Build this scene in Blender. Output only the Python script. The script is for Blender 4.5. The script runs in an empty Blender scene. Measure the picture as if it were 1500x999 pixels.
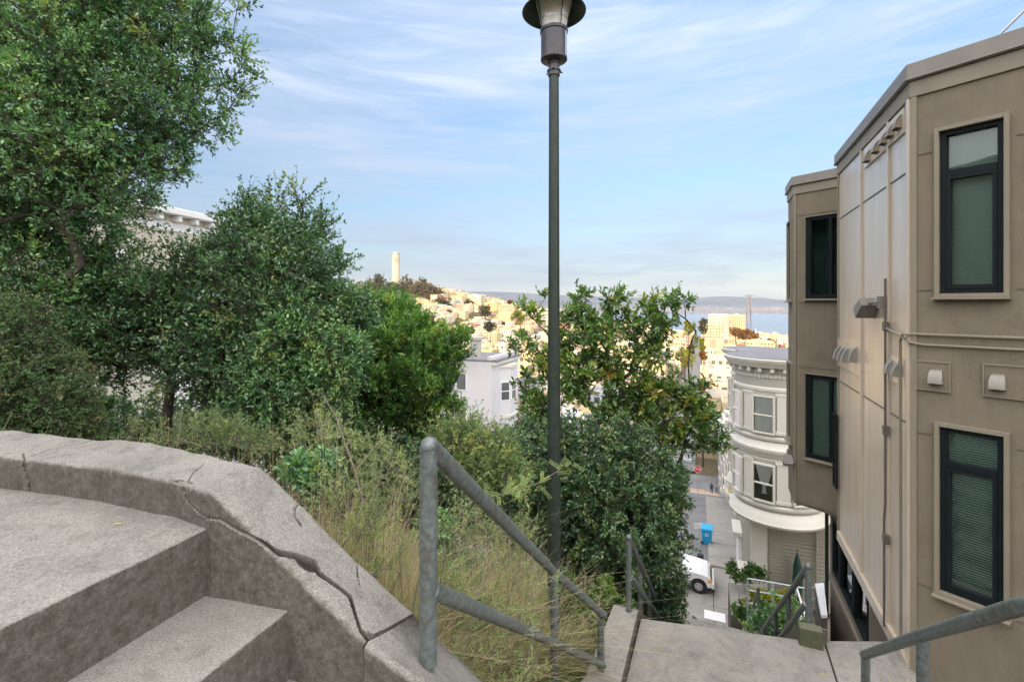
import bpy, bmesh, math, random
import numpy as np
from mathutils import Vector
R = math.radians
random.seed(7); RNG = np.random.default_rng(7)
scene = bpy.context.scene
COL = scene.collection
F = 700.0; CX = 750.0; HY = 445.0        # focal length and horizon of the photograph, in its own pixels

def P(px, py, d):
    """the world point seen at pixel px, py at depth d metres (camera stands at the origin, looking along +Y)"""
    return Vector(((px-CX)/F*d, d, (HY-py)/F*d))
A1 = R(23.2); A2 = R(21.8)
def UW(u, w, z=0.0, a=A1):
    """u runs down the stairs / street, w to the right of it"""
    return Vector((w*math.cos(a)+u*math.sin(a), -w*math.sin(a)+u*math.cos(a), z))

# ---------------------------------------------------------------- materials
def new_mat(name):
    m = bpy.data.materials.new(name); m.use_nodes = True
    nt = m.node_tree; nt.nodes.clear()
    out = nt.nodes.new('ShaderNodeOutputMaterial')
    return m, nt, out
def ramp(nt, stops, fac=None):
    r = nt.nodes.new('ShaderNodeValToRGB')
    els = r.color_ramp.elements
    while len(els) > 1: els.remove(els[-1])
    els[0].position = stops[0][0]; els[0].color = (*stops[0][1], 1)
    for p, c in stops[1:]:
        e = els.new(p); e.color = (*c, 1)
    if fac is not None: nt.links.new(fac, r.inputs[0])
    return r
def noise(nt, scale, detail=4, rough=.6, vec=None, dist=0.0):
    n = nt.nodes.new('ShaderNodeTexNoise'); n.inputs['Scale'].default_value = scale
    n.inputs['Detail'].default_value = detail; n.inputs['Roughness'].default_value = rough
    n.inputs['Distortion'].default_value = dist
    if vec is not None: nt.links.new(vec, n.inputs['Vector'])
    return n
def mixc(nt, mode, fac, a, b):
    n = nt.nodes.new('ShaderNodeMix'); n.data_type = 'RGBA'; n.blend_type = mode
    for inp, v in ((n.inputs[0], fac), (n.inputs[6], a), (n.inputs[7], b)):
        if hasattr(v, 'is_output'): nt.links.new(v, inp)
        elif isinstance(v, (int, float)): inp.default_value = v
        else: inp.default_value = (*v, 1)
    return n.outputs[2]
def mat(name, col, rough=.7, metal=0.0, var=.12, scale=3.0, bump=0.0, bscale=40.0, stops=None, stretch=None, spec=.5, dirt=None, attr=None, streak=0):
    m, nt, out = new_mat(name)
    b = nt.nodes.new('ShaderNodeBsdfPrincipled'); nt.links.new(b.outputs[0], out.inputs[0])
    tc = nt.nodes.new('ShaderNodeTexCoord'); vec = tc.outputs['Object']
    if stretch:
        mp = nt.nodes.new('ShaderNodeMapping'); mp.inputs['Scale'].default_value = stretch
        nt.links.new(vec, mp.inputs[0]); vec = mp.outputs[0]
    n = noise(nt, scale, 6, .65, vec)
    lo = tuple(max(0, c*(1-var)) for c in col); hi = tuple(min(1, c*(1+var)) for c in col)
    c = ramp(nt, stops or [(.3, lo), (.7, hi)], n.outputs[0]).outputs[0]
    if dirt:
        n2 = noise(nt, dirt[0], 8, .75, tc.outputs['Object'], .6)
        r2 = ramp(nt, [(dirt[1], (0, 0, 0)), (dirt[2], (1, 1, 1))], n2.outputs[0])
        c = mixc(nt, 'MIX', r2.outputs[0], c, dirt[3])
    if streak:
        ms = nt.nodes.new('ShaderNodeMapping'); ms.inputs['Scale'].default_value = (7, 7, .45); nt.links.new(tc.outputs['Object'], ms.inputs[0])
        ns = noise(nt, 1.6, 7, .7, ms.outputs[0], .2); rs_ = ramp(nt, [(.38, (1-streak,)*3), (.55, (1, 1, 1)), (.75, (1+streak*.35,)*3)], ns.outputs[0])
        c = mixc(nt, 'MULTIPLY', 1.0, c, rs_.outputs[0])
    if attr:
        at = nt.nodes.new('ShaderNodeAttribute'); at.attribute_name = attr[0]
        c = mixc(nt, 'MIX', at.outputs['Fac'], c, attr[1])
    nt.links.new(c, b.inputs['Base Color'])
    b.inputs['Roughness'].default_value = rough; b.inputs['Metallic'].default_value = metal
    b.inputs['Specular IOR Level'].default_value = spec
    if bump:
        n3 = noise(nt, bscale, 8, .7, tc.outputs['Object'])
        bp = nt.nodes.new('ShaderNodeBump'); bp.inputs['Strength'].default_value = bump; bp.inputs['Distance'].default_value = .01
        nt.links.new(n3.outputs[0], bp.inputs['Height']); nt.links.new(bp.outputs[0], b.inputs['Normal'])
    return m
def concrete(name, base=(.245, .238, .218), dark=(.070, .060, .046), attr=None):
    m, nt, out = new_mat(name)
    b = nt.nodes.new('ShaderNodeBsdfPrincipled'); nt.links.new(b.outputs[0], out.inputs[0])
    geo = nt.nodes.new('ShaderNodeNewGeometry'); v = geo.outputs['Position']
    n1 = noise(nt, 1.6, 8, .7, v, .5); n2 = noise(nt, 150, 3, .7, v); n3 = noise(nt, 14, 8, .75, v, .3)
    c = ramp(nt, [(.3, tuple(x*.60 for x in base)), (.5, base), (.75, tuple(x*1.22 for x in base))], n1.outputs[0]).outputs[0]
    s = ramp(nt, [(.36, (.30, .28, .26)), (.47, (.9, .9, .9)), (.56, (1.0, 1.0, 1.0)), (.66, (1.6, 1.58, 1.5))], n2.outputs[0])
    c = mixc(nt, 'MULTIPLY', .60, c, s.outputs[0])
    d = ramp(nt, [(.52, (0, 0, 0)), (.72, (1, 1, 1))], n3.outputs[0])
    sc = nt.nodes.new('ShaderNodeMath'); sc.operation = 'MULTIPLY'; sc.inputs[1].default_value = .55
    nt.links.new(d.outputs[0], sc.inputs[0])
    c = mixc(nt, 'MIX', sc.outputs[0], c, dark)
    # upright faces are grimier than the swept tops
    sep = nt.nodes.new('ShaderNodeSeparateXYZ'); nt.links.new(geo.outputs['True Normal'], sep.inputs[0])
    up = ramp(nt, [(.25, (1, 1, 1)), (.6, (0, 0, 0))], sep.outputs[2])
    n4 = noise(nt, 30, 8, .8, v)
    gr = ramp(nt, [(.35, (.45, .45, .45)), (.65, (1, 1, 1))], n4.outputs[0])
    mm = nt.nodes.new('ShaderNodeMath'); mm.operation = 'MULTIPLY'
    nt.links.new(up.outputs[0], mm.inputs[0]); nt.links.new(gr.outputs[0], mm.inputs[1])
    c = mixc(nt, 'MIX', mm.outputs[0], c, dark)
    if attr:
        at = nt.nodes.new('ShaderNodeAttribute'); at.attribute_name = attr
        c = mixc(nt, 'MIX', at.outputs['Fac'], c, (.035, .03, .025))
    nt.links.new(c, b.inputs['Base Color']); b.inputs['Roughness'].default_value = .92
    b.inputs['Specular IOR Level'].default_value = .2
    bp = nt.nodes.new('ShaderNodeBump'); bp.inputs['Strength'].default_value = .5; bp.inputs['Distance'].default_value = .004
    nt.links.new(n2.outputs[0], bp.inputs['Height'])
    bp2 = nt.nodes.new('ShaderNodeBump'); bp2.inputs['Strength'].default_value = .45; bp2.inputs['Distance'].default_value = .02
    nt.links.new(n3.outputs[0], bp2.inputs['Height']); nt.links.new(bp.outputs[0], bp2.inputs['Normal'])
    nt.links.new(bp2.outputs[0], b.inputs['Normal'])
    return m
def leaf_mat(name, stops, rough=.42, trans=.3, spec=.5):
    m, nt, out = new_mat(name)
    if rough < .5: rough *= .82; spec = min(1.0, spec*1.35)
    at = nt.nodes.new('ShaderNodeAttribute'); at.attribute_name = 'tint'
    c = ramp(nt, stops, at.outputs['Fac']).outputs[0]
    b = nt.nodes.new('ShaderNodeBsdfPrincipled'); b.inputs['Roughness'].default_value = rough
    b.inputs['Specular IOR Level'].default_value = spec
    nt.links.new(c, b.inputs['Base Color'])
    t = nt.nodes.new('ShaderNodeBsdfTranslucent')
    tc = mixc(nt, 'MULTIPLY', 1.0, c, (1.5, 1.7, .7)); nt.links.new(tc, t.inputs[0])
    mx = nt.nodes.new('ShaderNodeMixShader'); mx.inputs[0].default_value = trans
    nt.links.new(b.outputs[0], mx.inputs[1]); nt.links.new(t.outputs[0], mx.inputs[2]); nt.links.new(mx.outputs[0], out.inputs[0])
    return m
def glass_mat(name, tint=(.75, .85, .85), base_mix=.12):
    m, nt, out = new_mat(name)
    fr = nt.nodes.new('ShaderNodeFresnel'); fr.inputs[0].default_value = 1.5
    ad = nt.nodes.new('ShaderNodeMath'); ad.operation = 'ADD'; ad.inputs[1].default_value = base_mix; nt.links.new(fr.outputs[0], ad.inputs[0])
    g = nt.nodes.new('ShaderNodeBsdfGlossy'); g.inputs['Roughness'].default_value = .02
    t = nt.nodes.new('ShaderNodeBsdfTransparent'); t.inputs[0].default_value = (*tint, 1)
    mx = nt.nodes.new('ShaderNodeMixShader'); nt.links.new(ad.outputs[0], mx.inputs[0])
    nt.links.new(t.outputs[0], mx.inputs[1]); nt.links.new(g.outputs[0], mx.inputs[2]); nt.links.new(mx.outputs[0], out.inputs[0])
    return m

M = {}
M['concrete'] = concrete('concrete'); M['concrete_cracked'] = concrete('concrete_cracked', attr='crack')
M['moss_concrete'] = concrete('moss_concrete', (.15, .15, .11), (.07, .075, .04))
M['pave'] = mat('pave', (.30, .29, .27), .9, var=.16, scale=.6, bump=.4, bscale=30, dirt=(.9, .5, .75, (.2, .19, .175)))
M['asphalt'] = mat('asphalt', (.17, .175, .18), .9, var=.25, scale=.25, bump=.4, bscale=60, dirt=(.35, .5, .8, (.10, .10, .105)))
M['soil'] = mat('soil', (.11, .085, .055), .95, var=.35, scale=3, bump=.8, bscale=20)
M['galv'] = mat('galv', (.14, .17, .165), .42, .35, var=.45, scale=34, bump=.12, bscale=90, dirt=(13, .50, .66, (.11, .085, .07)), spec=.5)
M['galv_light'] = mat('galv_light', (.42, .47, .52), .45, .35, var=.15, scale=12)
M['pole'] = mat('pole', (.024, .036, .028), .5, .2, var=.35, scale=14, dirt=(20, .58, .75, (.05, .056, .052)), bump=.15, bscale=60)
M['lampgrey'] = mat('lampgrey', (.19, .175, .155), .6, .1, var=.12, scale=8)
M['bronze'] = mat('bronze', (.065, .065, .072), .42, .4, var=.15, scale=8)
M['alu'] = mat('alu', (.62, .63, .65), .35, .8, var=.1, scale=8)
M['stucco'] = mat('stucco', (.196, .166, .120), .85, var=.16, scale=1.0, bump=.5, bscale=120, dirt=(1.6, .50, .80, (.135, .112, .080)), streak=.07)
M['panel'] = mat('panel', (.50, .425, .34), .24, var=.10, scale=2.2, stretch=(3, 3, .25), bump=.10, bscale=25, spec=.6, dirt=(3, .6, .85, (.38, .32, .26)))
M['trim_tan'] = mat('trim_tan', (.215, .19, .142), .6, var=.08, scale=3)
M['trim_dark'] = mat('trim_dark', (.12, .105, .085), .6, var=.1, scale=3)
M['cap'] = mat('cap', (.20, .185, .165), .5, .2, var=.12, scale=4)
M['black_frame'] = mat('black_frame', (.007, .012, .014), .6, .0, var=.2, scale=6, spec=.15)
M['cream_boards'] = mat('cream_boards', (.60, .56, .46), .7, var=.06, scale=.8)
M['blind'] = mat('blind', (.52, .56, .50), .6, var=.05, scale=3)
M['room'] = mat('room', (.03, .05, .055), .9, var=.2, scale=2)
M['curtain'] = mat('curtain', (.78, .78, .76), .8, var=.06, scale=5)
M['glass'] = glass_mat('glass', (.95, .97, .97), .03); M['glass_teal'] = glass_mat('glass_teal', (.80, .90, .90), .0); M['glass_mirror'] = glass_mat('glass_mirror', (.25, .3, .33), .45)
M['lens'] = leaf_mat('lens', [(0, (.72, .71, .68)), (1, (.7, .7, .7))], .2, .2)
M['frost'] = mat('frost', (.40, .39, .36), .35, var=.12, scale=9)
M['hood'] = mat('hood', (.25, .24, .21), .5, .2, var=.08, scale=10)
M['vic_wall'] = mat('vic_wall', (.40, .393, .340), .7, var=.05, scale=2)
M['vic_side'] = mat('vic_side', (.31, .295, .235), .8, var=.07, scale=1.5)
M['vic_trim'] = mat('vic_trim', (.63, .615, .55), .6, var=.04, scale=3, dirt=(2.5, .6, .9, (.42, .40, .34)))
M['roof_grey'] = mat('roof_grey', (.17, .17, .19), .85, var=.15, scale=1)
M['roof_pale'] = mat('roof_pale', (.45, .48, .53), .8, var=.12, scale=.6)
M['white_car'] = mat('white_car', (.80, .81, .83), .22, var=.02, scale=1, spec=.6)
M['tyre'] = mat('tyre', (.02, .02, .021), .8, var=.2, scale=10)
M['rim'] = mat('rim', (.55, .56, .58), .3, .7, var=.1, scale=10)
M['black_plastic'] = mat('black_plastic', (.025, .025, .027), .5, var=.2, scale=10)
M['amber'] = mat('amber', (.75, .42, .10), .25, var=.1, scale=10)
M['blue_plastic'] = mat('blue_plastic', (.02, .36, .66), .4, var=.08, scale=4)
M['white'] = mat('white', (.8, .8, .8), .5, var=.03, scale=3)
M['red_sign'] = mat('red_sign', (.52, .03, .03), .4, var=.06, scale=3)
M['green_fabric'] = mat('green_fabric', (.012, .05, .035), .5, var=.3, scale=10)
M['bark'] = mat('bark', (.075, .06, .048), .9, var=.35, scale=12, bump=.8, bscale=30)
M['bark_pale'] = mat('bark_pale', (.20, .175, .14), .9, var=.3, scale=20, bump=.6, bscale=40)
M['water'] = mat('water', (.13, .17, .22), .22, var=.15, scale=.004, bump=.0)
M['tower_stone'] = mat('tower_stone', (.47, .42, .34), .8, var=.05, scale=.1)
M['opening'] = mat('opening', (.10, .08, .07), .8)
M['steel'] = mat('steel', (.17, .16, .165), .6, var=.06, scale=.05)
M['win_far'] = mat('win_far', (.12, .13, .14), .15, var=.4, scale=.15, spec=.8)
WALLS = {'cream': (.58, .47, .28), 'white': (.62, .55, .42), 'pink': (.52, .36, .29), 'tan': (.42, .32, .22),
         'grey': (.40, .39, .37), 'brick red': (.30, .11, .06), 'yellow': (.56, .42, .20), 'pale blue': (.42, .47, .52)}
for k, c in WALLS.items(): M['w_'+k] = mat('wall_'+k, c, .85, var=.07, scale=.25)
M['w_house'] = mat('wall_house', (.62, .61, .62), .8, var=.05, scale=.5)
M['roof_city'] = mat('roof_city', (.36, .32, .27), .9, var=.3, scale=.06)

# leaves
M['lf_oak'] = leaf_mat('leaf_oak', [(0, (0.042, 0.099, 0.053)), (.35, (0.087, 0.215, 0.095)), (.7, (0.159, 0.339, 0.127)), (.9, (0.296, 0.448, 0.127)), (1, (.24, .25, .07))], .36, .25, .75)
M['lf_dark'] = leaf_mat('leaf_dark', [(0, (0.034, 0.081, 0.042)), (.5, (0.082, 0.191, 0.084)), (.85, (0.157, 0.314, 0.112)), (1, (0.351, 0.386, 0.125))], .38, .22, .7)
M['lf_pitto'] = leaf_mat('leaf_pitto', [(0, (0.037, 0.108, 0.027)), (.45, (0.094, 0.230, 0.047)), (.8, (0.187, 0.363, 0.074)), (1, (0.409, 0.484, 0.092))], .45, .35)
M['lf_mag'] = leaf_mat('leaf_mag', [(0, (0.059, 0.128, 0.034)), (.4, (0.129, 0.250, 0.055)), (.7, (0.251, 0.355, 0.064)), (.88, (0.440, 0.421, 0.086)), (1, (0.550, 0.322, 0.073))], .30, .22, .75)
M['lf_bush'] = leaf_mat('leaf_bush', [(0, (0.032, 0.074, 0.037)), (.5, (0.078, 0.166, 0.075)), (.85, (0.150, 0.265, 0.095)), (1, (0.295, 0.313, 0.095))], .42, .2, .6)
M['lf_purple'] = leaf_mat('leaf_purple', [(0, (0.047, 0.073, 0.036)), (.4, (0.094, 0.139, 0.063)), (.75, (0.105, 0.231, 0.080)), (1, (0.234, 0.216, 0.111))], .6, .2, .35)
M['lf_pale'] = leaf_mat('leaf_pale', [(0, (0.084, 0.158, 0.061)), (.5, (0.180, 0.285, 0.103)), (.85, (0.316, 0.400, 0.146)), (1, (0.548, 0.505, 0.172))], .5, .35)
M['lf_bright'] = leaf_mat('leaf_bright', [(0, (0.027, 0.077, 0.011)), (.6, (0.072, 0.162, 0.023)), (1, (0.162, 0.225, 0.036))], .45, .4)
M['lf_fennel'] = leaf_mat('leaf_fennel', [(0, (0.156, 0.221, 0.099)), (.5, (0.273, 0.351, 0.154)), (1, (0.468, 0.494, 0.220))], .7, .35, .3)
M['lf_straw'] = leaf_mat('leaf_straw', [(0, (0.187, 0.140, 0.097)), (.3, (0.374, 0.295, 0.193)), (.6, (0.632, 0.519, 0.358)), (.78, (0.216, 0.224, 0.103)), (.9, (0.144, 0.211, 0.076)), (1, (0.129, 0.239, 0.062))], .75, .3, .3)
M['lf_far'] = leaf_mat('leaf_far', [(0, (.035, .045, .022)), (.5, (.07, .075, .035)), (1, (.14, .11, .05))], .7, .2, .3)
M['lf_farlime'] = leaf_mat('leaf_farlime', [(0, (.10, .13, .012)), (.5, (.20, .22, .02)), (1, (.34, .30, .03))], .7, .3, .3)
M['lf_farrust'] = leaf_mat('leaf_farrust', [(0, (.12, .06, .015)), (.5, (.22, .11, .03)), (1, (.32, .18, .06))], .7, .3, .3)
M['lf_hill'] = leaf_mat('leaf_hill', [(0, (.07, .06, .03)), (.5, (.13, .105, .055)), (1, (.20, .16, .07))], .7, .2, .3)
M['petal'] = leaf_mat('petal', [(0, (.55, .38, .02)), (1, (.75, .58, .05))], .5, .3)

# ---------------------------------------------------------------- mesh builder
class MB:
    def __init__(s): s.v = []; s.f = []; s.m = []
    def add(s, verts, faces, mi=0):
        o = len(s.v); s.v += [tuple(v) for v in verts]
        for f in faces: s.f.append([i+o for i in f]); s.m.append(mi)
    def box(s, c, sx, sy, sz, ax=None, mi=0):
        """box centred at c; ax = (X, Y, Z) unit axes"""
        c = Vector(c); X, Y, Z = ax or (Vector((1, 0, 0)), Vector((0, 1, 0)), Vector((0, 0, 1)))
        vs = [c+X*(i*sx/2)+Y*(j*sy/2)+Z*(k*sz/2) for k in (-1, 1) for j in (-1, 1) for i in (-1, 1)]
        s.add(vs, [(0, 2, 3, 1), (4, 5, 7, 6), (0, 1, 5, 4), (2, 6, 7, 3), (0, 4, 6, 2), (1, 3, 7, 5)], mi)
    def hexa(s, b, t, mi=0):
        n = len(b); s.add(list(b)+list(t), [tuple(range(n))[::-1], tuple(range(n, 2*n))]+[(i, (i+1) % n, (i+1) % n+n, i+n) for i in range(n)], mi)
    def prism(s, poly, z0, z1, mi=0):
        s.hexa([Vector((p[0], p[1], z0)) for p in poly], [Vector((p[0], p[1], z1)) for p in poly], mi)
    def tube(s, pts, r, n=12, mi=0, cap=True):
        pts = [Vector(p) for p in pts]; rs = r if isinstance(r, (list, tuple)) else [r]*len(pts)
        rings = []; prev = None
        for i, p in enumerate(pts):
            d = (pts[min(i+1, len(pts)-1)]-pts[max(i-1, 0)]).normalized()
            if prev is None:
                a = d.cross(Vector((0, 0, 1)));
                if a.length < .05: a = d.cross(Vector((1, 0, 0)))
            else: a = prev-d*prev.dot(d)
            a.normalize(); prev = a; b = d.cross(a)
            rings.append([p+(a*math.cos(2*math.pi*k/n)+b*math.sin(2*math.pi*k/n))*rs[i] for k in range(n)])
        vs = [q for rg in rings for q in rg]; fs = []
        for i in range(len(pts)-1):
            for k in range(n): fs.append((i*n+k, i*n+(k+1) % n, (i+1)*n+(k+1) % n, (i+1)*n+k))
        if cap: fs.append(tuple(range(n))[::-1]); fs.append(tuple(range((len(pts)-1)*n, len(pts)*n)))
        s.add(vs, fs, mi)
    def lathe(s, prof, c, n=32, mi=0, a0=0.0, a1=2*math.pi, fl=None):
        """prof = [(r, z)...] about a vertical axis through c"""
        full = abs(a1-a0-2*math.pi) < 1e-6; m = n if full else n+1
        vs = []
        for r, z in prof:
            for k in range(m):
                a = a0+(a1-a0)*k/n; rr = r*(1+(fl*(k % 2) if fl else 0))
                vs.append((c[0]+rr*math.cos(a), c[1]+rr*math.sin(a), c[2]+z))
        fs = []
        for i in range(len(prof)-1):
            for k in range(n):
                k2 = (k+1) % m; fs.append((i*m+k, i*m+k2, (i+1)*m+k2, (i+1)*m+k))
        s.add(vs, fs, mi)
    def build(s, name, mats, parent=None, org=None, smooth=False, bevel=0):
        if not isinstance(mats, (list, tuple)): mats = [mats]
        o0 = Vector(org) if org is not None else (parent_origin(parent) if parent else Vector((sum(v[0] for v in s.v)/len(s.v), sum(v[1] for v in s.v)/len(s.v), min(v[2] for v in s.v))))
        me = bpy.data.meshes.new(name)
        me.from_pydata([(v[0]-o0.x, v[1]-o0.y, v[2]-o0.z) for v in s.v], [], s.f)
        for m_ in mats: me.materials.append(m_)
        me.polygons.foreach_set('material_index', s.m)
        me.polygons.foreach_set('use_smooth', [bool(smooth)]*len(s.f))
        me.update()
        ob = bpy.data.objects.new(name, me); COL.objects.link(ob)
        if parent:
            ob.parent = parent; ORG[ob.name] = parent_origin(parent)
        else:
            ob.location = o0; ORG[ob.name] = o0
        if smooth and smooth != 'all':
            e = ob.modifiers.new('ws', 'EDGE_SPLIT'); e.split_angle = R(40)
        if bevel:
            b = ob.modifiers.new('bv', 'BEVEL'); b.width = bevel; b.segments = 2; b.limit_method = 'ANGLE'; b.angle_limit = R(35)
        return ob
ORG = {}
def parent_origin(p): return ORG[p.name]
def tag(o, label=None, cat=None, group=None, kind=None):
    if label: o['label'] = label
    if cat: o['category'] = cat
    if group: o['group'] = group
    if kind: o['kind'] = kind
    return o
def thing(name, loc, label, cat, group=None):
    o = bpy.data.objects.new(name, None); COL.objects.link(o); o.location = loc; o.empty_display_size = .1
    ORG[o.name] = Vector(loc); return tag(o, label, cat, group)
def copy_tree(o, parent=None, mp=None):
    c = o.copy(); COL.objects.link(c); c.parent = parent; ORG[c.name] = ORG.get(o.name, Vector())
    for k in [x for x in bpy.data.objects if x.parent == o and x != c]: copy_tree(k, c)
    return c
def struct(o): return tag(o, kind='structure')

# ---------------------------------------------------------------- terrain
def interp(x, xs, ys): return np.interp(x, xs, ys)
ST_U = [-3, 1.7, 4.4, 5.8, 11.7, 13.1, 17.7, 18.8, 24.2, 33, 90, 100, 150, 250, 400, 600, 900, 1200, 1450, 1560, 1800]
ST_Z = [-1.6, -1.6, -3.6, -3.6, -8.05, -8.05, -11.6, -11.6, -15.2, -15.4, -32.5, -33, -37, -44, -54, -64, -73, -84, -94, -99, -106]
def street_z(u): return float(np.interp(u, ST_U, ST_Z))
def terrain(x, y):
    x = np.asarray(x, float); y = np.asarray(y, float)
    a = A1; u = x*math.sin(a)+y*math.cos(a); w = x*math.cos(a)-y*math.sin(a)
    far = interp(u, ST_U, ST_Z)
    near = -1.25-.56*u
    z = np.where(u > 25.3, far, near)
    z = np.where(u < -3.5, near, z)
    inside = (w > -1.12) & (u > -6)
    z = np.where(inside & (u < 26), interp(u, [-6, 1.7, 4.4, 24, 26], [-2.3, -2.4, -4.5, -16.2, -16.0]), z)
    camside = (y < 1.85+(-.38-x)*.21) & (u > -6) & (x > -7)
    z = np.where(camside & ~inside, -2.4, z)
    z = np.where(w < -1.2, z+.05*np.sin(x*2.1)*np.cos(y*1.7)*np.clip((u > 0)*(u < 24), 0, 1), z)
    # the ground right of the stairs falls in a planted bank
    # the hill behind the camera, with its crest toward the evening sun
    b = np.clip((-u-12)/150.0, 0, 1)
    hb = -2.4+52*b
    z = np.where(u < -6, hb, z)
    # corridor of the street is dug 0.35 m, its paving sheets lie on top
    cor = (w > -19.5) & (w < 3.6) & (u > 25) & (u < 100)
    z = np.where(cor, z-.35, z)
    t1 = 88*np.exp(-((x+209)**2+(y-860)**2)/(2*150.0**2))
    t2 = 36*np.exp(-((x-80)**2/(2*140.0**2)+(y-900)**2/(2*150.0**2)))
    t3 = 30*np.exp(-((x+700)**2/(2*260.0**2)+(y-500)**2/(2*300.0**2)))
    z = z+np.where(u > 100, t1+t2+t3, 0)*np.clip((u-100)/60, 0, 1)
    return z
def tz(x, y): return float(terrain(x, y))
def grid_mesh(name, X, Y, Z, m, wrap=False, fan=None):
    nr, nc = X.shape
    V = np.stack([X.ravel(), Y.ravel(), Z.ravel()], 1)
    i = np.arange(nr-1)[:, None]*nc; j = np.arange(nc if wrap else nc-1)[None, :]; j2 = (j+1) % nc
    Fq = np.stack([(i+j), (i+j2), (i+nc+j2), (i+nc+j)], -1).reshape(-1, 4)
    me = bpy.data.meshes.new(name)
    me.vertices.add(len(V)); me.vertices.foreach_set('co', V.ravel())
    me.loops.add(Fq.size); me.loops.foreach_set('vertex_index', Fq.ravel().astype(np.int32))
    me.polygons.add(len(Fq)); me.polygons.foreach_set('loop_start', np.arange(0, Fq.size, 4, dtype=np.int32))
    me.polygons.foreach_set('loop_total', np.full(len(Fq), 4, np.int32))
    me.polygons.foreach_set('use_smooth', np.ones(len(Fq), bool))
    me.materials.append(m); me.update(); me.validate()
    o = bpy.data.objects.new(name, me); COL.objects.link(o); ORG[o.name] = Vector(); return o

m, nt, out = new_mat('ground_cover')
b = nt.nodes.new('ShaderNodeBsdfPrincipled'); nt.links.new(b.outputs[0], out.inputs[0])
geo = nt.nodes.new('ShaderNodeNewGeometry')
na = noise(nt, .03, 6, .6, geo.outputs['Position']); nb = noise(nt, 6, 8, .7, geo.outputs['Position'])
c1 = ramp(nt, [(.35, (.075, .065, .035)), (.55, (.10, .085, .05)), (.7, (.05, .06, .025))], na.outputs[0]).outputs[0]
c2 = ramp(nt, [(.3, (.6, .55, .5)), (.7, (1.3, 1.2, 1.0))], nb.outputs[0]).outputs[0]
nt.links.new(mixc(nt, 'MULTIPLY', 1.0, c1, c2), b.inputs['Base Color']); b.inputs['Roughness'].default_value = .95
M['ground'] = m
th = np.linspace(0, 2*math.pi, 420, endpoint=False)
rr = np.concatenate([[0.01], np.geomspace(.6, 1900, 260)])
TH, RR = np.meshgrid(th, rr)
TX, TY = RR*np.sin(TH), RR*np.cos(TH)
struct(grid_mesh('ground', TX, TY, terrain(TX, TY), M['ground'], wrap=True))

# bay water and the far shore with its hills
mb = MB(); mb.add([(-11500, -350, -100), (11500, -350, -100), (11500, 10500, -100), (-11500, 10500, -100)], [(0, 1, 2, 3)])
struct(mb.build('water', M['water'], org=(0, 0, -100)))
m, nt, out = new_mat('far_hills')
b = nt.nodes.new('ShaderNodeBsdfPrincipled'); nt.links.new(b.outputs[0], out.inputs[0])
geo = nt.nodes.new('ShaderNodeNewGeometry'); na = noise(nt, .0016, 8, .65, geo.outputs['Position']); nb = noise(nt, .02, 4, .7, geo.outputs['Position'])
c1 = ramp(nt, [(.35, (.03, .035, .04)), (.6, (.075, .07, .065))], na.outputs[0]).outputs[0]
sep = nt.nodes.new('ShaderNodeSeparateXYZ'); nt.links.new(geo.outputs['Position'], sep.inputs[0])
low = nt.nodes.new('ShaderNodeMapRange'); low.inputs[1].default_value = -20; low.inputs[2].default_value = -80; nt.links.new(sep.outputs[2], low.inputs[0])
sp = ramp(nt, [(.5, (0, 0, 0)), (.62, (1, 1, 1))], nb.outputs[0])
mu = nt.nodes.new('ShaderNodeMath'); mu.operation = 'MULTIPLY'; nt.links.new(low.outputs[0], mu.inputs[0]); nt.links.new(sp.outputs[0], mu.inputs[1])
nt.links.new(mixc(nt, 'MIX', mu.outputs[0], c1, (.5, .42, .36)), b.inputs['Base Color']); b.inputs['Roughness'].default_value = .95
M['far_hills'] = m
gx = np.linspace(-9500, 9500, 420); gy = np.concatenate([np.linspace(4560, 7600, 12), np.linspace(7700, 9600, 40)])
GX, GY = np.meshgrid(gx, gy)
pxs = CX+F*GX/9000
top = interp(pxs, [-100, 300, 560, 640, 690, 760, 800, 870, 950, 1000, 1060, 1110, 1155, 1300, 1600], [430, 432, 430, 427, 427, 429, 433, 434, 437, 439, 433.5, 436, 440, 441, 438])
crest = (HY-top)/F*9000
rs = np.random.default_rng(3)
wob = sum(np.sin(GX/(900/k)+rs.uniform(0, 6))*np.sin(GY/(700/k)+rs.uniform(0, 6))*26/k for k in (1, 2, 3, 5, 8))
t = np.clip((GY-7300)/1700, 0, 1); t = t*t*(3-2*t)
GZ = -94+(crest+94)*t+wob*t*.55*(1-.5*(t > .97))
GZ[0, :] = -112
struct(grid_mesh('far_hills', GX, GY, GZ, M['far_hills']))
# ================================================================ concrete near the camera
def vnoise(p, s):
    from mathutils import noise as mn
    return mn.noise(Vector(p)*s)
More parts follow.
